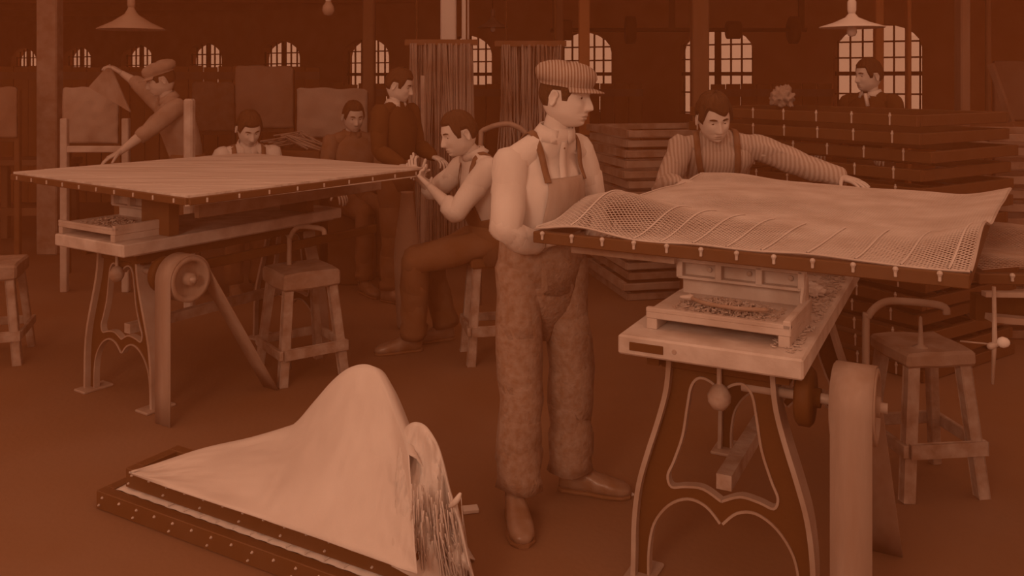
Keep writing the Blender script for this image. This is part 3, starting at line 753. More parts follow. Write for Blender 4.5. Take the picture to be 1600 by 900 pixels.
bm = sheet(ridge, fpts, lambda t, r: V((r.x + .12 + .1 * t, r.y + .1 + .35 * math.sin(PI * min(1, t * 1.1)), .01 if t > .3 else .12)), 26, 'cloth', M_heap, roothp,
           lambda t, s: -.10 * math.sin(PI * s) * smooth((t - .3) / .3) + .03 * math.sin(PI * s), .042)
o = inv(roothp, done('main_fold', bm, M_heap, roothp, True)); s = o.modifiers.new('s', 'SOLIDIFY'); s.thickness = .004
ridge2 = [(622, 690, 3.16), (630, 672, 3.14), (642, 661, 3.1), (655, 660, 3.08), (668, 668, 3.05), (682, 690, 3.0), (692, 722, 2.97), (702, 765, 2.92), (714, 800, 2.88), (724, 845, 2.82), (732, 885, 2.78)]
fp2 = [G(612, 884, .15), G(628, 893, .13), G(645, 902, .1), G(660, 908, .07), G(674, 912, .05), G(688, 914, .04), G(700, 914, .03), G(711, 912, .03), G(720, 908, .03), G(728, 903, .03), G(735, 898, .03)]
bm = sheet(ridge2, fp2, lambda t, r: V((r.x + .02 + .03 * t, r.y + .25 * (1 - t) + .05, .01)), 30, 'cloth', M_heap, roothp, lambda t, s: .04 * math.sin(PI * s), .085, 6, 9)
o = inv(roothp, done('gathered_end', bm, M_heap, roothp, True)); s = o.modifiers.new('s', 'SOLIDIFY'); s.thickness = .004
# fringe of loose strands
bm = bmesh.new(); rnd = random.Random(8)
for k in range(240):
    t = rnd.random(); top = P(645 + 72 * t + rnd.uniform(-8, 8), 790 + 25 * t + rnd.uniform(-40, 70), 2.93 - .08 * rnd.random()); bot = G(645 + 88 * t + rnd.uniform(-6, 6), rnd.uniform(885, 925), .015)
    mid_ = top.lerp(bot, .5) + V((rnd.uniform(-.01, .01), -.012, .01))
    tube(bm, catmull([top, mid_, bot], 4), rnd.uniform(.0010, .0032), 4)
o = inv(roothp, done('fringe', bm, M_heap, roothp, True)); o['kind'] = 'stuff'
for (a, b, c_, w_) in (((702, 792), (712, 784), (720, 770), .006),):
    bm = bmesh.new(); pts_ = catmull([P(*a, 2.85), P(*b, 2.8), P(*c_, 2.8)], 4); tube(bm, pts_, w_, 7, [w_ * (.3 + 1.4 * math.sin(PI * (i_ + .6) / (len(pts_) + .2))) for i_ in range(len(pts_))])
    inv(roothp, done('torn_flap', bm, M_heap, roothp, True))
g = G(735, 795, .01)
bm = bmesh.new(); box(bm, (0, 0, .008), (.062, .045, .016), .2, .003); o = done('wood_scrap', bm, M_paper); o.location = (g.x, g.y, 0); tag(o, 'small pale wood scrap on the floor beside the cloth heap', 'scrap')
g = G(986, 774, .0)
bm = bmesh.new(); box(bm, (0, 0, .004), (.022, .015, .008), .5, .001); o = done('wood_scrap', bm, M_paper); o.location = (g.x, g.y, 0); tag(o, 'tiny pale chip on the floor in front of a boot toe', 'scrap')

# ---------------------------------------------------------------- background goods
def panel(px0, px1, py0, py1, d, m, label, posts=(), dep=.5, yaw=0.0, rail=None, cat='panel'):
    a, b = P(px0, py1, d), P(px1, py0, d); cx = (a.x + b.x) / 2; w_, z0, z1 = b.x - a.x, a.z, b.z
    root = empty('canvas_panel', (cx, d, 0), label, cat, rz=yaw)
    bm = bmesh.new(); bmesh.ops.create_grid(bm, x_segments=24, y_segments=24, size=.5)
    for q in bm.verts:
        x, y = q.co.x, q.co.y
        cr = min(.5 - abs(x), .06) / .06
        zz = z0 + (z1 - z0) * (y + .5) - (z1 - z0) * .04 * (1 - cr) ** 2 * (1 if y > 0 else 0) + .03 * noise.noise(V((x * 3, y * 0, 1))) * (y + .5)
        q.co = V((x * w_, -.03 * math.cos(x * PI) * math.cos(y * PI) + .02 * noise.noise(V((x * 5, y * 5, px0))), zz))
    o = done('canvas', bm, m, root, True); s = o.modifiers.new('s', 'SOLIDIFY'); s.thickness = .02
    for s_ in (-1, 1):
        bm = bmesh.new(); box(bm, (s_ * w_ * .46, .05, z1 * .5 - .02), (.05, .05, z1 - .04), bevel=.004); done('back_post', bm, M_darkwood, root)
    bm = bmesh.new(); box(bm, (0, .06, z0 - .02), (w_, .05, .05), bevel=.004); done('cross_rail', bm, M_darkwood, root)
    return root
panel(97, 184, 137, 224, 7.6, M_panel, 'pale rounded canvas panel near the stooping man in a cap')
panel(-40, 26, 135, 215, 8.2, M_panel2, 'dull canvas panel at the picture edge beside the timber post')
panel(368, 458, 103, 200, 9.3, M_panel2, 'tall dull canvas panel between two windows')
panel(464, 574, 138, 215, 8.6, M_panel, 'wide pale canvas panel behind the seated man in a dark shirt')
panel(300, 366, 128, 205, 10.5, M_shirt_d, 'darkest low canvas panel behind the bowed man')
def trestle(pxs, py0, py1, d, label):
    x0, x1 = P(pxs[0], 0, d).x, P(pxs[1], 0, d).x; z1 = P(0, py0, d).z; zr = P(0, py1, d).z
    root = empty('wooden_trestle', ((x0 + x1) / 2, d, 0), label, 'trestle')
    for x in (x0, x1):
        bm = bmesh.new(); box(bm, (x - (x0 + x1) / 2, 0, z1 / 2), (.055, .05, z1), bevel=.006); done('leg', bm, M_wood, root)
    bm = bmesh.new(); box(bm, (0, .0, zr), (x1 - x0, .04, .05), bevel=.005); done('rail', bm, M_wood, root)
trestle((101, 197), 185, 233, 7.0, 'pale two-post wooden trestle in front of the rounded canvas panel')
# dark sloping cloth held by the stooping man
bm = bmesh.new(); aa = [P(140, 136, 7.3), P(172, 100, 7.2), P(205, 175, 7.1), P(182, 160, 7.2)]
vs = [bm.verts.new(p) for p in aa]; bm.faces.new(vs)
o = done('dark_cloth', bm, M_shirt_m); s = o.modifiers.new('s', 'SOLIDIFY'); s.thickness = .01
tag(o, 'dark pointed piece of cloth held up by the stooping man', 'cloth')
# low clutter behind the board
def clutter(px0, px1, py0, d, m, label, h=.06, sd=1, cat='bundle', n=26):
    rnd = random.Random(sd); a, b = P(px0, py0, d), P(px1, py0, d); root = empty('wire_bundle', (a.x, d, a.z), label, cat)
    bm = bmesh.new()
    for k in range(n):
        y = rnd.uniform(-.3, .3); z = rnd.uniform(-h, h)
        tube(bm, [V((a.x + rnd.uniform(-.05, .3), d + y, a.z + z)), V(((a.x + b.x) / 2, d + y + rnd.uniform(-.1, .1), a.z + z + h * .8)), V((b.x - rnd.uniform(-.05, .2), d + y, a.z + z * .5 - h))], .008, 5)
    o = inv(root, done('loose_rods', bm, m, root)); o['kind'] = 'stuff'
    bm = bmesh.new(); box(bm, ((a.x + b.x) / 2, d, (a.z - h) / 2), (b.x - a.x, .6, a.z - h), bevel=.01); o = inv(root, done('bench_box', bm, M_darkwood, root))
clutter(415, 512, 222, 7.75, M_shirt_m, 'bundle of thin rods on a dark bench behind the streaked panel', .05, 1)
# hanging wire bundles
def hanging(px0, px1, py0, py1, d, label, n, sd, group=None):
    rnd = random.Random(sd); a, b = P(px0, py0, d), P(px1, py1, d)
    root = empty('hanging_wires', ((a.x + b.x) / 2, d, a.z), label, 'wire')
    bm = bmesh.new(); beam(bm, V((a.x - .05, d, a.z + .01)), V((b.x + .05, d, a.z + .01)), .05, .05); inv(root, done('hanging_rail', bm, M_postd, root))
    for x in (a.x + .05, b.x - .05):
        bm = bmesh.new(); tube(bm, [V((x, d, a.z)), V((x, d, 3.7 if d > 10 else 3.7))], .008, 6); inv(root, done('hanger_wire', bm, M_iron, root))
    bm = bmesh.new()
    for k in range(n):
        x = a.x + (b.x - a.x) * rnd.random(); y = d + rnd.uniform(-.06, .06); sw = rnd.gauss(0, .045)
        tube(bm, [V((x, y, a.z)), V((x + sw * .4, y, a.z * .66 + b.z * .33)), V((x + sw, y, a.z * .3 + b.z * .7)), V((x + sw * .7, y, b.z))], rnd.uniform(.0035, .009), 4)
    o = inv(root, done('wire_strands', bm, M_hang, root)); o['kind'] = 'stuff'
    bm = bmesh.new(); nx = 60; top = []; bot = []
    for i in range(nx + 1):
        x = a.x + (b.x - a.x) * i / nx; yy = d + .09 + .03 * math.sin(i * 1.3) + .02 * noise.noise(V((i * .4, sd, 0)))
        top.append(bm.verts.new((x, yy, a.z))); bot.append(bm.verts.new((x + .02 * math.sin(i * .5), yy, b.z)))
    for i in range(nx): bm.faces.new((top[i], top[i + 1], bot[i + 1], bot[i]))
    o = inv(root, done('wire_curtain', bm, M_shirt_d, root, True)); s = o.modifiers.new('s', 'SOLIDIFY'); s.thickness = .008
hanging(642, 738, 68, 395, 7.8, 'dense curtain of long wires hanging from a rail behind the sitting man', 130, 1)
hanging(782, 876, 70, 330, 8.0, 'sparser curtain of hanging wires directly behind the striped cap', 70, 2)
bm = bmesh.new(); beam(bm, P(661, 118, 7.3), P(661, 118, 7.3) * 1 - V((0, 0, P(661, 118, 7.3).z)), .06, .03)
tag(done('pale_lath', bm, M_wood), 'narrow pale upright lath in front of the hanging wires', 'lath')
bm = bmesh.new(); pts = [P(752, 205, 6.6), P(775, 196, 6.6), P(800, 195, 6.6), P(822, 210, 6.6), P(828, 240, 6.6)]
tube(bm, [V((pts[0].x - .02, 6.6, 0))] + catmull(pts, 5), .02, 8); tag(done('curved_hoop', bm, M_shirt_m, None, True), 'dull curved hoop between the sitting man and the striped cap', 'hoop')
# tapering can standing behind the far table
cc_ = P(636, 400, 6.0); zz = cc_.z
bm = bmesh.new(); lathe(bm, (cc_.x, 6.0, 0.0), [(.06, 0), (.07, .02), (.09, zz), (.08, zz + .12), (.05, zz + .32), (.04, zz + .42), (.045, zz + .43)], 18)
tag(done('tapering_can', bm, M_panel2, None, True), 'tall tapering metal can beneath the hands of the sitting man', 'can')
# low machine shapes in the gloom
def block(px0, px1, py0, py1, d, m, name, label, cat, dep=.4):
    a, b = P(px0, py1, d), P(px1, py0, d)
    root = empty(name, ((a.x + b.x) / 2, d, 0), label, cat)
    w_ = b.x - a.x; z1 = b.z
    bm = bmesh.new(); box(bm, (0, dep / 2, z1 - .03), (w_, dep, .06), bevel=.006); done('top', bm, m, root)
    for sx in (-1, 1):
        for sy in (.06, dep - .06):
            bm = bmesh.new(); box(bm, (sx * (w_ / 2 - .06), sy, (z1 - .06) / 2), (.07, .07, z1 - .06), bevel=.004); done('leg', bm, m, root)
    bm = bmesh.new(); box(bm, (0, dep / 2, z1 * .35), (w_ - .1, .04, .08)); done('stretcher', bm, m, root)
block(880, 1000, 215, 300, 8.2, M_postd, 'dark_bench', 'dim bench in the gloom behind the striped cap', 'bench')
block(-30, 100, 250, 300, 9, M_postd, 'dark_bench', 'dim bench beyond the cut-off stool', 'bench')
block(1500, 1700, 190, 300, 8.6, M_postd, 'dark_bench', 'dim bench behind the loose brown stack', 'bench')

# dark partitions of boards before the wall
def partition(px0, px1, py, d, label, sd):
    a, b = P(px0, py, d), P(px1, py, d); root = empty('board_screen', ((a.x + b.x) / 2, d, 0), label, 'partition')
    rnd = random.Random(sd); n = max(2, int((b.x - a.x) / .19)); ww = (b.x - a.x) / n
    for k in range(n):
        bm = bmesh.new(); h = a.z + rnd.uniform(-.012, .012)
        box(bm, (-(b.x - a.x) / 2 + ww * (k + .5), rnd.uniform(-.008, .008), h / 2), (ww - .012, .025, h), bevel=.004)
        done('board', bm, M_screen, root)
    bm = bmesh.new(); box(bm, (0, -.03, a.z - .12), (b.x - a.x, .03, .1)); done('cap_rail', bm, M_postd, root)
partition(-160, 500, 104, 12, 'long dark board partition beneath the far small windows', 1)
partition(515, 1004, 131, 12.2, 'dark board partition behind the hanging wires', 2)
partition(1110, 1300, 131, 12, 'dark board partition beneath the window above the leaning man', 3)
# overhead line shaft
rt = empty('line_shaft', P(1040, 52, 13), 'dark overhead line shaft with pulleys crossing in front of the windows', 'shaft')
prt(rt, 'shaft_rod', M_iron, lambda bm: tube(bm, [P(860, 47, 13), P(1260, 47, 13)], .03, 10))
for x, r, wd_ in ((1146, .13, .2), (985, .2, .14), (885, .15, .16), (1093, .1, .1), (1240, .2, .12)):
    prt(rt, 'pulley', M_iron, lambda bm: lathe(bm, P(x, 47, 13) - V((wd_ / 2, 0, 0)), [(r * .9, 0), (r, .01), (r, wd_ - .01), (r * .9, wd_)], 24, V((1, 0, 0))))
for x in (868, 1050, 1252):
    prt(rt, 'hanger', M_iron, lambda bm: beam(bm, P(x, 47, 13), P(x, 47, 13) * 1 + V((0, 0, 3.5 - P(x, 47, 13).z)), .06, .08), False)

# ---------------------------------------------------------------- people
def head_mesh(bm, c, fwd, up, H=.235, nlon=90, nlat=64, narrow=1.0, age=0.0):
    """shaped head; returns (matrix, function surface(y,z) -> x in head units, skin verts grid)"""
    k = H / .236
    f = V(fwd).normalized(); u0 = V(up); l = u0.cross(f).normalized(); u = f.cross(l).normalized()
    M = Matrix.Translation(V(c)) @ Matrix((f, l, u)).transposed().to_4x4() @ Matrix.Scale(k, 4)
    def point(az, s):
        """az from the face front, s = sine of latitude"""
        z = .118 * s
        p = 2.15 if s > 0 else 3.4
        r = max(0, 1 - abs(s) ** p) ** (1 / p)
        dx, dy = math.cos(az) * r, math.sin(az) * r
        low = max(0, -s)
        e = 2 / 2.25; q = r if r > 1e-6 else 1
        ux, uy = math.cos(az), math.sin(az)
        ux, uy = math.copysign(abs(ux) ** e, ux), math.copysign(abs(uy) ** e, uy)
        x = (.094 if ux > 0 else .104) * ux * r; y = .0765 * narrow * uy * r
        y *= 1 - .36 * low ** 1.7
        if ux < 0: x *= 1 - .52 * low ** 1.3
        elif s > .45: x *= 1 - .10 * (s - .45)
        if ux > 0: x += .004 * low
        fr = smooth(ux * 1.6)
        ay = abs(y)
        # nose
        if -.056 < z < .022:
            t = (.022 - z) / (.062)
            hgt = .002 + .024 * smooth(t) if z > -.042 else (.026 * smooth((z + .056) / .014))
            wdt = .0075 + .0055 * smooth(t)
            x += fr * hgt * gs(y, wdt)
            x += fr * .008 * gs(ay - .013, .006) * gs(z + .04, .009)
        x += fr * .0045 * gs(z - .021, .009) * gs(ay - .03, .022)
        x -= fr * .0095 * gs(z - .002, .013) * gs(ay - .031, .016)
        x += fr * .0045 * gs(z + .028, .018) * gs(ay - .046, .016)
        x += fr * .0065 * gs(z + .0675, .0048) * gs(y, .021)
        x += fr * .0075 * gs(z + .0795, .0055) * gs(y, .018)
        x -= fr * .003 * gs(z + .0735, .0022) * gs(y, .024)
        x -= fr * .0035 * gs(z + .09, .005) * gs(y, .018)
        x += fr * .009 * gs(z + .103, .012) * gs(y, .02)
        x -= fr * .003 * gs(z + .062, .01) * gs(ay - .034, .01) * (1 + age)
        y += math.copysign(.004, y) * gs(z + .07, .02) * gs(x - .02, .03) if abs(uy) > .3 else 0
        return V((x, y, z))
    grid = []
    for j in range(nlat + 1):
        th = -PI / 2 + PI * j / nlat
        s = math.sin(th) * .9999; row = []
        if j in (0, nlat): row = [bm.verts.new(M @ point(0, s) if False else M @ V((.02 if s < 0 else 0, 0, .118 * s)))]
        else:
            for i in range(nlon):
                t = 2 * PI * i / nlon; az = t - .35 * math.sin(t)   # finer towards the face
                row.append(bm.verts.new(M @ point(az, s)))
        grid.append(row)
    lips = []
    for j in range(nlat):
        a, b = grid[j], grid[j + 1]
        for i in range(nlon):
            i2 = (i + 1) % nlon
            if len(a) == 1: fc = bm.faces.new((a[0], b[i2], b[i]))
            elif len(b) == 1: fc = bm.faces.new((a[i], a[i2], b[0]))
            else: fc = bm.faces.new((a[i], a[i2], b[i2], b[i]))
            fc.smooth = True
            cc = M.inverted() @ fc.calc_center_median()
            if cc.x > .06 and -.0845 < cc.z < -.063 and abs(cc.y) < .022 * (1 - abs(cc.z + .0735) / .02): fc.material_index = 1
    # ears
    for sd in (-1, 1):
        secs = []
        n0 = len(bm.verts)
        c0 = V((-.006, sd * .074 * narrow, -.012))
        prof = [(.3, -.004), (.75, .004), (1.0, .012), (.96, .0165), (.78, .014), (.5, .008), (.2, .006)]
        rs = []
        for q, o_ in prof:
            r_ = []
            for i in range(18):
                t = 2 * PI * i / 18
                ex = .0165 * q * math.cos(t) * (1.15 if math.sin(t) > 0 else .8); ez = .032 * q * math.sin(t)
                r_.append(bm.verts.new(M @ (c0 + V((ex - ez * -.18 - o_ * .35, sd * o_, ez)))))
            rs.append(r_)
        for a, b in zip(rs, rs[1:]):
            for i in range(18): bm.faces.new((a[i], a[(i + 1) % 18], b[(i + 1) % 18], b[i])).smooth = True
        bm.faces.new(rs[-1]); bm.faces.new(rs[0])
    return M, point
def sx(point, y, z):
    """surface x at (y, z) on the face side"""
    s = z / .118; best = None
    for i in range(81):
        q = point(-1.5 + 3 * i / 80, s); d = abs(q.y - y)
        if best is None or d < best[0]: best = (d, q.x)
    return best[1]
def face_parts(M, point, root, hairm, detail=True):
    for sd in (-1, 1):
        y = sd * .031; x0 = sx(point, y, 0.0)
        bm = bmesh.new(); c = V((x0 - .0085, y, 0.0)); 
        bmesh.ops.create_uvsphere(bm, u_segments=16, v_segments=10, radius=.0118, matrix=M @ Matrix.Translation(c))
        e = inv(root, done('eye', bm, M_eye, root, True))
        bm = bmesh.new(); bmesh.ops.create_uvsphere(bm, u_segments=12, v_segments=8, radius=.0062, matrix=M @ Matrix.Translation(c + V((.0072, 0, -.001))))
        inv_o = done('iris', bm, M_iris, e, True)
        for nm, a0, a1 in (('eyelid', .22, 1.7), ('eyelid', -1.6, -.42)):      # upper and lower lid shells
            bm = bmesh.new(); rows = []
            for j in range(6):
                al = a0 + (a1 - a0) * j / 5; row = []
                for i in range(11):
                    be = -1.25 + 2.5 * i / 10; r = .0134
                    row.append(bm.verts.new(M @ (c + V((r * math.cos(al) * math.cos(be), r * 1.12 * math.sin(be), r * math.sin(al) * (math.cos(be) * .4 + .6) - (.002 * abs(be)))))))
                rows.append(row)
            for a, b in zip(rows, rows[1:]):
                for i in range(10): bm.faces.new((a[i], a[i + 1], b[i + 1], b[i]))
            lid = done(nm, bm, root.get('_skin') and bpy.data.materials[root['_skin']] or M_skin, e, True)
        bm = bmesh.new(); rows = []
        for i in range(9):
            t = i / 8; yy = sd * (.014 + .036 * t); zz = .017 + .007 * math.sin(PI * (.2 + .65 * t)); hh = .0042 * math.sin(PI * (.15 + .75 * t)) 
            xx = sx(point, yy, zz); rows.append([bm.verts.new(M @ V((xx + .0028 - .0, yy, zz + q * hh))) for q in (-1, 1)] + [bm.verts.new(M @ V((xx - .003, yy, zz + q * hh))) for q in (1, -1)])
        for a, b in zip(rows, rows[1:]):
            for i in range(4): bm.faces.new((a[i], a[(i + 1) % 4], b[(i + 1) % 4], b[i]))
        inv(root, done('eyebrow', bm, hairm, root, True))
def hair_on(M, point, root, m, thick=.012, front=.062, nlon=90, nlat=60, part=0.0, name='hair', seed=0, fringe=0.0, back=-.045):
    bm = bmesh.new(); rows = []
    def zline(az):
        a = abs(az)
        if a < .75: z = front - fringe * gs(az - part, .5)
        elif a < 1.15: z = front + (-.002 - front) * smooth((a - .75) / .4)
        elif a < 1.45: z = -.018 + .0 * a
        elif a < 1.75: z = .02
        else: z = .02 + (back - .02) * smooth((a - 1.75) / .3)
        return z
    for j in range(nlat + 1):
        row = []
        for i in range(nlon):
            az = -PI + 2 * PI * i / nlon; z0 = max(-.11, zline(az)); s0 = z0 / .118
            th0 = math.asin(s0); th = th0 + (PI / 2 - th0) * j / nlat
            q = point(az, math.sin(th) * .9999)
            nrm = V((q.x / .0095, q.y / .0062, q.z / .0118 * (1 if q.z > 0 else .3))).normalized()
            tk = thick * smooth(j / nlat * 7 + .12) * (1 + .35 * noise.noise(V((az * 5 + seed, th * 2.2, seed))) + .25 * noise.noise(V((az * 16, th * 3, seed + 4))))
            tk += thick * .5 * smooth((q.z - .06) / .05)
            row.append(bm.verts.new(M @ (q + nrm * tk)))
        rows.append(row)
    for a, b in zip(rows, rows[1:]):
        for i in range(nlon): bm.faces.new((a[i], a[(i + 1) % nlon], b[(i + 1) % nlon], b[i]))
    bm.faces.new(rows[-1])
    base = [bm.verts.new(v.co.lerp(M @ V((0, 0, .0)), .12)) for v in rows[0]]
    for i in range(nlon): bm.faces.new((base[i], base[(i + 1) % nlon], rows[0][(i + 1) % nlon], rows[0][i]))
    return inv(root, done(name, bm, m, root, True))
def cap_on(M, root, m, tilt=0.0, seed=1):
    cap = None
    bm = bmesh.new(); rows = []; n = 48
    prof = [(.036, 1.0, 0), (.050, 1.03, 0), (.056, 1.12, -.004), (.075, 1.20, -.008), (.095, 1.17, -.01), (.112, 1.0, -.008), (.124, .70, -.006), (.130, .36, -.004), (.131, .05, 0)]
    for z, q, off in prof:
        row = []
        for i in range(n):
            t = 2 * PI * i / n; sag = .010 * noise.noise(V((math.cos(t) * 2 + seed, math.sin(t) * 2, z * 20))) * (1 if q > 1.05 or z > .1 else .2)
            x = (.1055 * q + sag) * math.cos(t) + off - .004; y = (.0865 * q + sag) * math.sin(t)
            zz = z + (.012 * math.cos(t) if z < .055 else .0) * -.4 + (sag * .8) - .10 * (x * .18 if z > .06 else 0)
            row.append(bm.verts.new(M @ V((x, y, zz))))
        rows.append(row)
    for a, b in zip(rows, rows[1:]):
        for i in range(n): bm.faces.new((a[i], a[(i + 1) % n], b[(i + 1) % n], b[i]))
    bm.faces.new(rows[-1])
    cap = inv(root, done('cap', bm, m, root, True))
    bm = bmesh.new(); rows = []
    for j in range(5):
        row = []
        for i in range(17):
            t = -1.15 + 2.3 * i / 16; ext = .055 * math.cos(t * 1.25) ** .6 * j / 4 if abs(t * 1.25) < PI / 2 else 0
            r = 1 + 0 * j
            x = .100 * math.cos(t) + ext * 1.0; y = .087 * math.sin(t) * (1 + .04 * j)
            row.append(bm.verts.new(M @ V((x, y, .040 - .012 * (j / 4) - .022 * math.sin(t) ** 2 * 0.5 * j / 4))))
        rows.append(row)
    for a, b in zip(rows, rows[1:]):
        for i in range(16): bm.faces.new((a[i], a[i + 1], b[i + 1], b[i]))
    o = done('cap_brim', bm, m, cap, True); s = o.modifiers.new('s', 'SOLIDIFY'); s.thickness = .005
    return cap
def hand(bm, wrist, d, palm, side, curl=.6, k=1.0, spread=.16, mi=0):
    """fingers follow d, palm = palm normal (towards what is held), side=+1 thumb on palm x d side"""
    d = V(d).normalized(); pn = (V(palm) - d * V(palm).dot(d)).normalized(); t = d.cross(pn).normalized() * side
    W = V(wrist)
    n0 = set(bm.faces)
    loft(bm, [(W - d * .01 * k, t * .026 * k, pn * .019 * k), (W + d * .02 * k, t * .030 * k, pn * .017 * k), (W + d * .05 * k, t * .040 * k, pn * .0155 * k), (W + d * .082 * k, t * .041 * k, pn * .013 * k), (W + d * .092 * k, t * .034 * k, pn * .010 * k)], 14, power=2.6)
    lens = ((.040, .024, .019), (.044, .028, .020), (.041, .026, .020), (.032, .019, .017))
    for i, L3 in enumerate(lens):
        o = (1.5 - i) * .0205
        p = W + d * (.084 - .004 * abs(i - 1.2)) * k + t * o * k
        dd = (d + t * spread * (1.5 - i) * .55).normalized(); rr = .0092 * k if i < 3 else .0078 * k
        ang = curl * (1 + .12 * i)
        for L_ in L3:
            ax = pn.cross(dd).normalized() * -1
            dd = (Quaternion(dd.cross(pn).normalized(), ang * .75) @ dd)
            q = p + dd * L_ * k; capsule(bm, p, rr, q, rr * .9, 10); p = q; rr *= .92
    p = W + d * .018 * k + t * .026 * k; dd = (d * .62 + t * .7 + pn * .25).normalized(); rr = .0125 * k
    for L_, bend in ((.042, 0), (.031, .35), (.024, .3)):
        dd = (dd + pn * bend * curl + d * bend * .5).normalized(); q = p + dd * L_ * k
        capsule(bm, p, rr, q, rr * .85, 10); p = q; rr *= .86
    for fc in bm.faces:
        if fc not in n0: fc.smooth = True
def mesh_append(bm, me): 
    bm.from_mesh(me); bpy.data.meshes.remove(me)
def shoe(root, heel, toe, m, k=1.0):
    h, t = V(heel), V(toe); d = (t - h); d.z = 0; d.normalize(); s = V((-d.y, d.x, 0)); z = V((0, 0, 1)); L = .285 * k
    b = V((h.x, h.y, min(h.z, t.z) if True else 0))
    def sec(q, w_, lo, hi): return (b + d * L * q + z * (lo + hi) / 2, s * w_, z * (hi - lo) / 2)
    bm = bmesh.new()
    loft(bm, [sec(-.02, .022, .015, .07), sec(.03, .034, .008, .12), sec(.2, .038, .006, .13), sec(.36, .040, .006, .105), sec(.52, .046, .006, .08), sec(.72, .050, .006, .068), sec(.88, .045, .007, .056), sec(.97, .03, .012, .044), sec(1.0, .012, .016, .034)], 18, power=2.5)
    loft(bm, [(b + d * L * .16 + z * .08, d * .055, s * .038), (b + d * L * .15 + z * .15, d * .052, s * .040)], 16)
    o = inv(root, done('boot', bm, m, root, True))
    bm = bmesh.new(); loft(bm, [(b + d * L * q + z * .009, s * w_, z * .009) for q, w_ in ((-.03, .024), (.03, .037), (.2, .041), (.4, .041), (.6, .05), (.74, .053), (.9, .047), (1.0, .02))], 12, power=4)
    done('sole', bm, M_trous, o)
    return o
def ribbon(pts, bvh, w_, off, th=.003, wide=None):
    """band lying on a surface along the polyline"""
    pts = catmull(pts, 6); bm = bmesh.new(); rows = []; n = len(pts); snapped = []
    for p in pts:
        loc, nr, _, _ = bvh.find_nearest(p); snapped.append((loc + nr * off, nr))
    for _ in range(2): snapped = [snapped[0]] + [((snapped[i - 1][0] + snapped[i][0] * 2 + snapped[i + 1][0]) / 4, (snapped[i - 1][1] + snapped[i][1] + snapped[i + 1][1]).normalized()) for i in range(1, n - 1)] + [snapped[-1]]
    for i, (p, nr) in enumerate(snapped):
        d = (snapped[min(i + 1, n - 1)][0] - snapped[max(i - 1, 0)][0]).normalized(); s = d.cross(nr).normalized() * w_ / 2
        rows.append([bm.verts.new(p + s), bm.verts.new(p - s), bm.verts.new(p - s - nr * th), bm.verts.new(p + s - nr * th)])
    for a, b in zip(rows, rows[1:]):
        for i in range(4): bm.faces.new((a[i], a[(i + 1) % 4], b[(i + 1) % 4], b[i]))
    bm.faces.new(rows[0]); bm.faces.new(rows[-1][::-1]); return bm
def patch(bvh, tl, tr, br, bl, off, nrm, n=14, sag=0.0):
    bm = bmesh.new(); rows = []
    for j in range(n + 1):
        row = []
        for i in range(n + 1):
            s, t = i / n, j / n
            p = V(tl).lerp(V(tr), s).lerp(V(bl).lerp(V(br), s), t) + V(nrm) * .4
            hit = bvh.ray_cast(p, -V(nrm), 1.0)
            q = hit[0] if hit[0] is not None else (V(tl).lerp(V(tr), s).lerp(V(bl).lerp(V(br), s), t))
            row.append(bm.verts.new(q + V(nrm) * off))
        rows.append(row)
    for a, b in zip(rows, rows[1:]):
        for i in range(n): bm.faces.new((a[i], a[i + 1], b[i + 1], b[i]))
    for _ in range(3): bmesh.ops.smooth_vert(bm, verts=bm.verts, factor=.5, use_axis_x=True, use_axis_y=True, use_axis_z=True)
    return bm
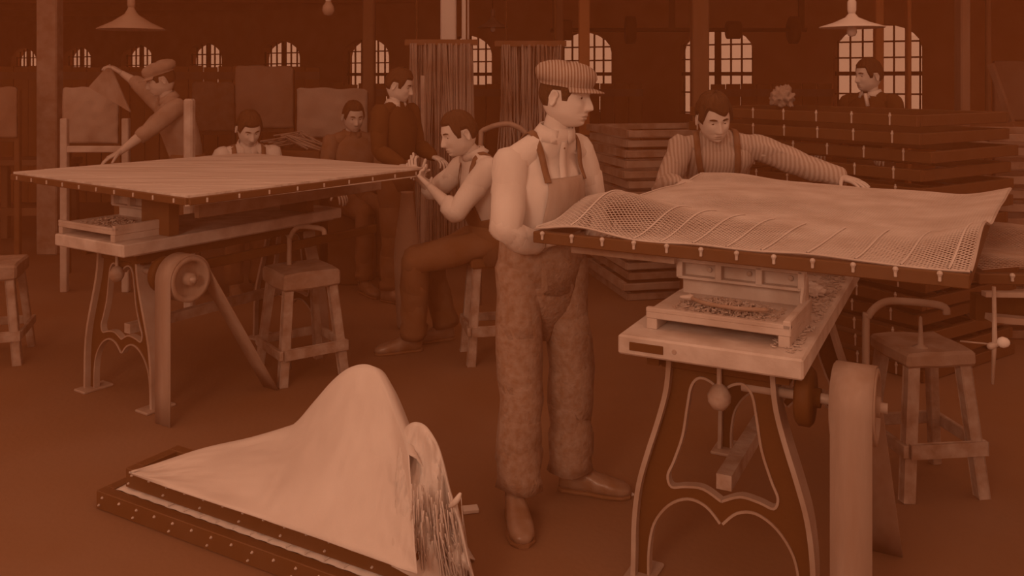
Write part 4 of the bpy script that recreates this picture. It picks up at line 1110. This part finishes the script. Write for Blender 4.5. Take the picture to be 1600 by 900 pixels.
def person(label, S, skin=M_skin, hairm=M_hair, shirt=M_shirt, trous=M_trous, vox=.009, hd=(90, 64), name='person', short_sleeve=(), group=None, cap=None, capseed=1, hair=None, collar=True, seed=0, wr=.005):
    """S: joints in world space"""
    root = empty(name, (S['pel'].x, S['pel'].y, 0), label, 'person', group); 
    def put(o): return inv(root, o)
    root['_skin'] = skin.name
    neck, ch, pel = S['neck'], S['chest'], S['pel']; side = (S['shL'] - S['shR']).normalized()
    up = (neck - pel).normalized(); fw = side.cross(up).normalized()
    hipside = (S['hipL'] - S['hipR']).normalized(); hfw = hipside.cross(V((0, 0, 1))).normalized()
    g = S.get('girth', 1.0)
    def torso(bm, e=0.0, low=0.0):
        wst = pel.lerp(ch, .38)
        shc = (S['shL'] + S['shR']) / 2
        hw = (S['shL'] - S['shR']).length / 2
        loft(bm, [(pel - V((0, 0, .09)), hipside * (.13 + e - low) * g, hfw * (.10 + e - low) * g), (pel, hipside * (.165 + e - low) * g, hfw * (.12 + e - low) * g), (wst, side * (.150 + e) * g, fw * (.108 + e) * g),
                  (pel.lerp(ch, .75), side * (.162 + e) * g, fw * (.118 + e) * g), (ch, side * (.175 + e) * g, fw * (.122 + e) * g), (shc - up * .045, side * (hw * .93 + e), fw * (.10 + e)), (shc + up * .015, side * (hw * .8 + e), fw * (.075 + e)), (neck - up * .012, side * (.072 + e), fw * (.062 + e)), (neck + up * .02, side * (.054 + e), fw * (.056 + e))], 20, power=2.4)
    def traps(bm, e):
        for s in 'LR':
            capsule(bm, neck - up * .012, .048 + e, S['sh' + s] - up * .004, .056 + e)
    def arm(bm, s, e=0.0, upto=1.0, flare=0):
        sh, el, wr_ = S['sh' + s], S['el' + s], S['wr' + s]
        capsule(bm, sh, .058 + e, sh.lerp(el, .45), .052 + e); capsule(bm, sh.lerp(el, .4), .052 + e, el, .041 + e + flare)
        if upto > 0: 
            m_ = el.lerp(wr_, .35); q = el.lerp(wr_, upto)
            if upto > .35: capsule(bm, el, .041 + e + flare, m_, .042 + e + flare); capsule(bm, m_, .042 + e + flare, q, (.040 - .014 * upto) + e + flare)
            else: capsule(bm, el, .041 + e, q, .041 + e)
    def leg(bm, s, e=0.0, upto=1.0, fl=0.0):
        h_, k_, a_ = S['hip' + s], S['kn' + s], S['an' + s]
        capsule(bm, h_, .088 + e, h_.lerp(k_, .5), .074 + e + fl * .3); capsule(bm, h_.lerp(k_, .5), .074 + e + fl * .3, k_, .056 + e + fl * .7)
        q = k_.lerp(a_, upto)
        capsule(bm, k_, .056 + e + fl * .7, k_.lerp(a_, .35), .054 + e + fl * .8); 
        m_ = k_.lerp(a_, .35); capsule(bm, m_, .054 + e + fl * .8, m_.lerp(q, .6), .045 + e + fl * .9)
        if fl: dz = (q - m_).normalized(); aa_, bb_ = axes(dz); loft(bm, [(m_, aa_ * .05, bb_ * .05), (m_.lerp(q, .5), aa_ * (.046 + e + fl), bb_ * (.046 + e + fl)), (m_.lerp(q, .8), aa_ * (.044 + e + fl), bb_ * (.046 + e + fl)), (q - dz * .03, aa_ * (.047 + e + fl), bb_ * (.05 + e + fl)), (q + dz * .01, aa_ * (.047 + e + fl), bb_ * (.05 + e + fl))], 16)
        else: capsule(bm, m_, .054 + e, q, .038 + e)
    # body (skin)
    bm = bmesh.new(); torso(bm, -.016); traps(bm, -.014)
    for s in 'LR': arm(bm, s, -.004); leg(bm, s, -.014)
    hc = S['head']; f = V(S['face']).normalized()
    hup = V(S.get('hup', (0, 0, 1)))
    nk = hc - hup.normalized() * .075 - f * .022
    capsule(bm, neck - up * .03, .056, nk, .052)
    me = remesh(bm, vox, 5)
    bm = bmesh.new(); mesh_append(bm, me)
    for fc in bm.faces: fc.smooth = True
    M, point = head_mesh(bm, hc, f, hup, S.get('H', .236), hd[0], hd[1], S.get('narrow', 1.0))
    for s in 'LR':
        if 'hd' + s in S:
            dct = S['hd' + s]; wr_ = S['wr' + s]
            hand(bm, wr_, dct[0], dct[1], dct[2], dct[3] if len(dct) > 3 else .5)
    put(done('body', bm, None, root, mats=[skin, M_lip]))
    face_parts(M, point, root, hairm)
    if S.get('nohair') is None:
        hair_on(M, point, root, hairm, **(hair or {}))
    if cap is not None: cap_on(M, root, cap, seed=capseed)
    # trousers
    bm = bmesh.new()
    loft(bm, [(pel - V((0, 0, .12)), hipside * .15 * g, hfw * .115 * g), (pel, hipside * .178 * g, hfw * .120 * g), (pel.lerp(ch, .3), hipside * .168 * g, hfw * .124 * g)], 20, power=2.4)
    for s in 'LR': leg(bm, s, .006, S.get('hem', .95), S.get('flare', .012))
    if S.get('baggy'): loft(bm, [(pel + V((0, 0, .03)), hipside * .165, hfw * .115), (pel - V((0, 0, .10)), hipside * .172, hfw * .114), (pel - V((0, 0, S['baggy'] * .75)), hipside * .155, hfw * .10), (pel - V((0, 0, S['baggy'])), hipside * .06, hfw * .06), (pel - V((0, 0, S['baggy'] + .06)), hipside * .015, hfw * .04)], 16)
    me = remesh(bm, max(vox, .008), 12, wr * 2.1, (6, 6, 15), seed + 3)
    tr_ = put(link('trousers', me, trous, root)); 
    # shirt
    bm = bmesh.new(); torso(bm, .008, .045); traps(bm, .004)
    for s in 'LR': arm(bm, s, .012, .22 if s in short_sleeve else .93, .004)
    me = remesh(bm, max(vox, .008), 12, wr * 1.9, (8, 8, 11), seed)
    sh_ = put(link('shirt' if shirt not in (M_suit,) else 'jacket', me, shirt, root))
    bv = BVHTree.FromPolygons([v.co.copy() for v in me.vertices], [tuple(p.vertices) for p in me.polygons])
    if collar:
        bm = bmesh.new(); nn = 20
        ax = (nk - neck).normalized(); a_ = side; b_ = a_.cross(ax).normalized() * -1
        rs = []
        for rr, hh in ((.070, -.012), (.072, .016), (.066, .040), (.072, .043), (.084, .018), (.094, -.010)):
            rs.append([bm.verts.new(neck + ax * (hh + (.0 if math.sin(2 * PI * (i + .5) / nn) * 1 > -.9 else 0)) + a_ * math.cos(2 * PI * (i + .5) / nn) * rr + fw * math.sin(2 * PI * (i + .5) / nn) * rr * .95 - ax * .022 * max(0, math.sin(2 * PI * (i + .5) / nn))) for i in range(nn)])
        for a, b in zip(rs, rs[1:]):
            for i in range(nn):
                if i == nn // 4 - 1 or i == nn // 4: continue
                bm.faces.new((a[i], a[(i + 1) % nn], b[(i + 1) % nn], b[i]))
        o = put(done('collar', bm, M_shirt if shirt is M_suit else shirt, sh_ if False else root, True)); s_ = o.modifiers.new('s', 'SOLIDIFY'); s_.thickness = .004
    return root, M, point, bv, sh_, tr_, (side, up, fw)
def child(root, name, bm, m, solid=0, smooth_=True):
    o = inv(root, done(name, bm, m, root, smooth_))
    if solid: q = o.modifiers.new('s', 'SOLIDIFY'); q.thickness = solid
    return o
def standing(x, y, face, h=1.7, hipw=.09):
    pass
# --- the man in the striped cap, holding the frame
S1 = dict(pel=V((.12, 3.62, .95)), chest=V((.125, 3.615, 1.27)), neck=V((.17, 3.59, 1.455)), head=V((.215, 3.56, 1.605)), face=(.88, -.50, -.10), hup=(.06, 0, 1),
          baggy=.26, shR=V((.0, 3.54, 1.345)), shL=V((.27, 3.725, 1.365)), elR=V((-.025, 3.37, 1.10)), elL=V((.345, 3.80, 1.11)), wrR=V((.085, 3.47, 1.03)), wrL=V((.33, 3.66, 1.035)),
          hipR=V((.035, 3.57, .92)), hipL=V((.205, 3.67, .92)), knR=V((.035, 3.49, .50)), knL=V((.24, 3.63, .50)), anR=V((.022, 3.44, .10)), anL=V((.237, 3.62, .10)),
          H=.242, hem=.97, flare=.030, girth=1.0, hdR=((.75, .35, .05), (.2, .1, 1), -1, 1.1), hdL=((.3, -.6, .0), (.2, .1, 1), -1, .7))
r1, M1, pt1, bv1, sh1, tr1_, ax1 = person('standing young man in a striped cap and bib overalls, holding the netting frame', S1, vox=.0065, hd=(150, 110), shirt=M_shirt, trous=M_denim,
        cap=M_cap, hair=dict(thick=.006, front=.05), seed=1, wr=.007)
shoe(r1, V((.005, 3.47, 0)), V((.04, 3.2, 0)), M_leathershoe, 1.0)
shoe(r1, V((.20, 3.65, 0)), V((.46, 3.58, 0)), M_leathershoe, 1.0)
side, up, fw = ax1
cB = S1['chest'] + fw * .10 + side * .025 + up * .015
tl, tr2_, br_, bl_ = cB - side * .10 + up * .02, cB + side * .11 + up * .02, cB + side * .13 - up * .30, cB - side * .13 - up * .30
bib = child(r1, 'bib', patch(bv1, tl, tr2_, br_, bl_, .012, fw, 16), M_denimp, .004)
sR, sL = S1['shR'].lerp(S1['neck'], .45), S1['shL'].lerp(S1['neck'], .45)
for q, tp in ((sR, tl), (sL, tr2_)):
    child(r1, 'overall_strap', ribbon([tp - up * .02 + fw * .03, tp.lerp(q, .5) + fw * .05, q + up * .06, q - fw * .12 - up * .05, S1['chest'] - fw * .2, S1['pel'] - fw * .2 + up * .1], bv1, .026, .016), M_strap)
child(r1, 'shirt_placket', ribbon([S1['neck'] + fw * .09 - up * .03, S1['chest'] + fw * .2 - up * .05], bv1, .036, .004), M_shirt)
for k in range(2):
    q = S1['neck'] + fw * .10 - up * (.06 + .07 * k); loc, nr, _, _ = bv1.find_nearest(q)
    bm = bmesh.new(); capsule(bm, loc + nr * .006, .006, loc + nr * .009, .005, 10); child(r1, 'button', bm, M_strap)
# side buckle strip and hip pocket
0 and child(r1, 'waist_tab', ribbon([S1['chest'] - side * .16 + fw * .06 - up * .08, S1['chest'] - side * .165 + fw * .05 - up * .17], bv1, .035, .008), M_shirt)
# --- the man leaning over the netting
S2 = dict(pel=V((1.22, 5.36, .93)), chest=V((1.17, 5.17, 1.19)), neck=V((1.145, 5.05, 1.345)), head=V((1.115, 4.95, 1.455)), face=(.12, -.93, -.34), hup=(-.05, -.28, 1),
          shR=V((.96, 5.06, 1.285)), shL=V((1.375, 5.04, 1.285)), elR=V((.845, 4.98, 1.06)), elL=V((1.585, 4.90, 1.20)), wrR=V((.865, 4.74, 1.12)), wrL=V((1.74, 4.70, 1.15)),
          hipR=V((1.12, 5.38, .9)), hipL=V((1.32, 5.38, .9)), knR=V((1.1, 5.40, .48)), knL=V((1.34, 5.42, .48)), anR=V((1.1, 5.5, .1)), anL=V((1.34, 5.5, .1)),
          H=.252, girth=1.08, hdL=((.35, -.9, -.1), (0, 0, -1), -1, .15), hdR=((.75, -.5, -.05), (.3, .2, -1), 1, .6))
r2, M2, pt2, bv2, sh2, t2_, ax2 = person('dark-haired man in a striped shirt leaning over the netting with one arm stretched out', S2, vox=.008, hd=(130, 96), shirt=M_shirt2, trous=M_trous,
        hair=dict(thick=.016, front=.066, fringe=.028, part=.35, seed=3), seed=2, wr=.009)
shoe(r2, V((1.1, 5.54, 0)), V((1.08, 5.3, 0)), M_leathershoe); shoe(r2, V((1.34, 5.54, 0)), V((1.37, 5.3, 0)), M_leathershoe)
side, up, fw = ax2
for s in (-1, 1):
    child(r2, 'suspender', ribbon([S2['neck'] + side * s * .105 - fw * .05, S2['neck'] + side * s * .11 + fw * .06 + up * .02, S2['chest'] + side * s * .10 + fw * .2, S2['pel'] + side * s * .10 + fw * .2 + up * .1], bv2, .034, .018), M_strap)
child(r2, 'shirt_placket', ribbon([S2['neck'] + fw * .09 - up * .03, S2['chest'] + fw * .2 - up * .12], bv2, .04, .005), M_shirt2)
child(r2, 'pocket', patch(bv2, S2['chest'] + side * .045 + up * .05 + fw * .1, S2['chest'] + side * .145 + up * .05 + fw * .1, S2['chest'] + side * .14 - up * .06 + fw * .1, S2['chest'] + side * .05 - up * .06 + fw * .1, .006, fw, 6), M_shirt2, .004)
# --- the seated man
S3 = dict(pel=V((-.12, 5.36, .70)), chest=V((-.175, 5.25, 1.04)), neck=V((-.225, 5.19, 1.235)), head=V((-.305, 5.13, 1.355)), face=(-.86, -.42, -.27), hup=(-.25, -.05, 1),
          shR=V((-.26, 5.36, 1.165)), shL=V((-.135, 5.06, 1.155)), elR=V((-.47, 5.45, .98)), elL=V((-.315, 4.98, .93)), wrR=V((-.56, 5.36, 1.08)), wrL=V((-.475, 5.15, 1.05)),
          hipR=V((-.17, 5.44, .70)), hipL=V((-.13, 5.27, .70)), knR=V((-.52, 5.60, .56)), knL=V((-.57, 5.28, .60)), anR=V((-.42, 5.72, .1)), anL=V((-.60, 5.46, .1)),
          H=.245, girth=.95, flare=.022, hdL=((-.55, .45, .45), (.1, .5, 1), 1, 1.0), hdR=((-.3, -.3, .5), (-.3, 0, 1), -1, 1.0))
r3, M3, pt3, bv3, sh3, t3_, ax3 = person('sitting man in a pale shirt and dark overalls, hands at the board corner', S3, vox=.008, hd=(120, 90), shirt=M_shirt, trous=M_trous, short_sleeve='LR', skin=M_skin,
        hair=dict(thick=.010, front=.064, seed=5), seed=3, wr=.007)
shoe(r3, V((-.56, 5.50, 0)), V((-.86, 5.40, 0)), M_leathershoe); shoe(r3, V((-.38, 5.74, 0)), V((-.68, 5.62, 0)), M_leathershoe)
side, up, fw = ax3
for s in (-1, 1):
    child(r3, 'suspender', ribbon([S3['chest'] + side * s * .1 + fw * .15 - up * .1, S3['neck'] + side * s * .1 + up * .02, S3['chest'] + side * s * .11 - fw * .15, S3['pel'] + side * s * .1 - fw * .18 + up * .13], bv3, .03, .016), M_strap)
# dark bib and back of his overalls
child(r3, 'overall_back', patch(bv3, S3['chest'] + side * .12 - up * .06, S3['chest'] - side * .12 - up * .06, S3['pel'] - side * .15 + up * .02, S3['pel'] + side * .15 + up * .02, .010, -fw, 10), M_trous, .004)
child(r3, 'bib', patch(bv3, S3['chest'] - side * .12 - up * .05, S3['chest'] + side * .12 - up * .05, S3['pel'] + side * .16 + up * .02, S3['pel'] - side * .16 + up * .02, .010, fw, 10), M_trous, .004)
child(r3, 'overall_side', patch(bv3, S3['chest'] + fw * .10 - up * .16, S3['chest'] - fw * .10 - up * .16, S3['pel'] - fw * .12 + up * .02, S3['pel'] + fw * .12 + up * .02, .010, side, 10), M_trous, .004)
# --- generic upright figures farther back
def figure(px, py, d, face, label, head_dz=0, body_yaw=None, lean=(0, 0), arms=None, seat=False, H=.24, **kw):
    hc = P(px, py, d); f = V(face).normalized(); by = V(body_yaw or (f.x, f.y, 0)).normalized(); sd = V((0, 0, 1)).cross(by).normalized()
    nk = hc - V((0, 0, .145)) - by * .035 + V((lean[0] * .1, lean[1] * .1, 0)); sc_ = nk - V((0, 0, .065)) + V((lean[0] * .05, lean[1] * .05, 0))
    ch = nk - V((0, 0, .19)) + V((lean[0] * .4, lean[1] * .4, 0)); pel = ch - V((0, 0, .33)) + V((lean[0] * .6, lean[1] * .6, 0))
    if not seat: pel.z = max(.86, min(pel.z, .98))
    S = dict(head=hc, face=face, hup=kw.pop('hup', (0, 0, 1)), neck=nk, chest=ch, pel=pel, shL=sc_ + sd * .185, shR=sc_ - sd * .185, H=H)
    for s, q in (('L', 1), ('R', -1)):
        S['hip' + s] = pel + sd * q * .09 - V((0, 0, .02))
        if seat: S['kn' + s] = S['hip' + s] + by * .40 - V((0, 0, .05)); S['an' + s] = V((S['kn' + s].x, S['kn' + s].y, .1))
        else: S['kn' + s] = V((S['hip' + s].x + by.x * .03, S['hip' + s].y + by.y * .03, .49)); S['an' + s] = V((S['hip' + s].x, S['hip' + s].y, .09))
        S['el' + s] = S['sh' + s] - V((0, 0, .27)) + sd * q * .05 + by * .03; S['wr' + s] = S['el' + s] + by * .2 - V((0, 0, .09)); S['hd' + s] = (by - V((0, 0, .3)), (0, 0, -1), q, .5)
    for k_, v_ in (arms or {}).items(): S[k_] = v_
    out = person(label, S, vox=.011, hd=(80, 58), **kw)
    for s in 'LR':
        a_ = S['an' + s]; shoe(out[0], V((a_.x, a_.y, 0)) - by * .05, V((a_.x, a_.y, 0)) + by * .2, M_leathershoe)
    return out, S
figure(624, 133, 6.75, (.93, -.18, -.28), 'standing man in a dark jacket and white collar, turned towards the hanging wires', body_yaw=(.85, -.5, 0), shirt=M_suit, trous=M_trous, hair=dict(thick=.012, front=.06, seed=7), seed=7,
       arms=dict(elL=V((-.73, 6.93, 1.15)), wrL=V((-.60, 6.76, 1.08))))
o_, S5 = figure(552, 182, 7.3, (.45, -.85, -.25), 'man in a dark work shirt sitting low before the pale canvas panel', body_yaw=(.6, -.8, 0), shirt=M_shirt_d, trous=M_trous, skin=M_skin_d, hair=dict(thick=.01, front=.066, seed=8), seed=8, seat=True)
box_bm = bmesh.new(); pc = S5['pel']; box(box_bm, (pc.x, pc.y + .05, (pc.z - .13) / 2), (.34, .34, pc.z - .13), bevel=.01)
tag(done('seat_box', box_bm, M_darkwood), 'dark box under the low-sitting man in a dark work shirt', 'box')
o6_, S6 = figure(389, 200, 6.75, (.50, -.72, -.50), 'bowed dark-haired man in a white shirt and suspenders behind the streaked panel', body_yaw=(.45, -.9, 0), hup=(.15, -.3, 1), shirt=M_shirt, trous=M_trous, lean=(-.05, .12), hair=dict(thick=.013, front=.055, seed=9), seed=9, H=.25)
side, up, fw = o6_[6]
for s_ in (-1, 1):
    child(o6_[0], 'suspender', ribbon([S6['chest'] + side * s_ * .1 + fw * .2, S6['neck'] + side * s_ * .11 + up * .03, S6['chest'] + side * s_ * .1 - fw * .2], o6_[3], .035, .018), M_strap)
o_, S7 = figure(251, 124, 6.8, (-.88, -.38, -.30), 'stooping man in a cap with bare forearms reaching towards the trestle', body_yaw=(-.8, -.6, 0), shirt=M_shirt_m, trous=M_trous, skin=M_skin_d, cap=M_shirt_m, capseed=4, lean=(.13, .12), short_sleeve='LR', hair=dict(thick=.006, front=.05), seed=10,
       arms=dict(elL=P(232, 203, 6.5), wrL=P(187, 238, 6.35), hdL=((-.6, -.4, -.35), (0, 0, -1), 1, .3), elR=P(219, 133, 7.05), wrR=P(190, 114, 7.1), hdR=((-.7, 0, .45), (0, 0, -1), -1, .5)))
figure(1357, 118, 6.9, (-.95, -.25, -.06), 'man in a dark suit and pale tie standing beyond the tall black stack', body_yaw=(-.75, -.65, 0), shirt=M_suit, trous=M_trous, hair=dict(thick=.012, front=.06, seed=12), seed=12)
tie = bmesh.new(); beam(tie, P(1352, 146, 6.72), P(1356, 166, 6.70), .03, .012)
for o in bpy.data.objects:
    if o.get('label', '').startswith('man in a dark suit'):
        child(o, 'tie', tie, M_paper)
for o in bpy.data.objects:
    if '_skin' in o: del o['_skin']
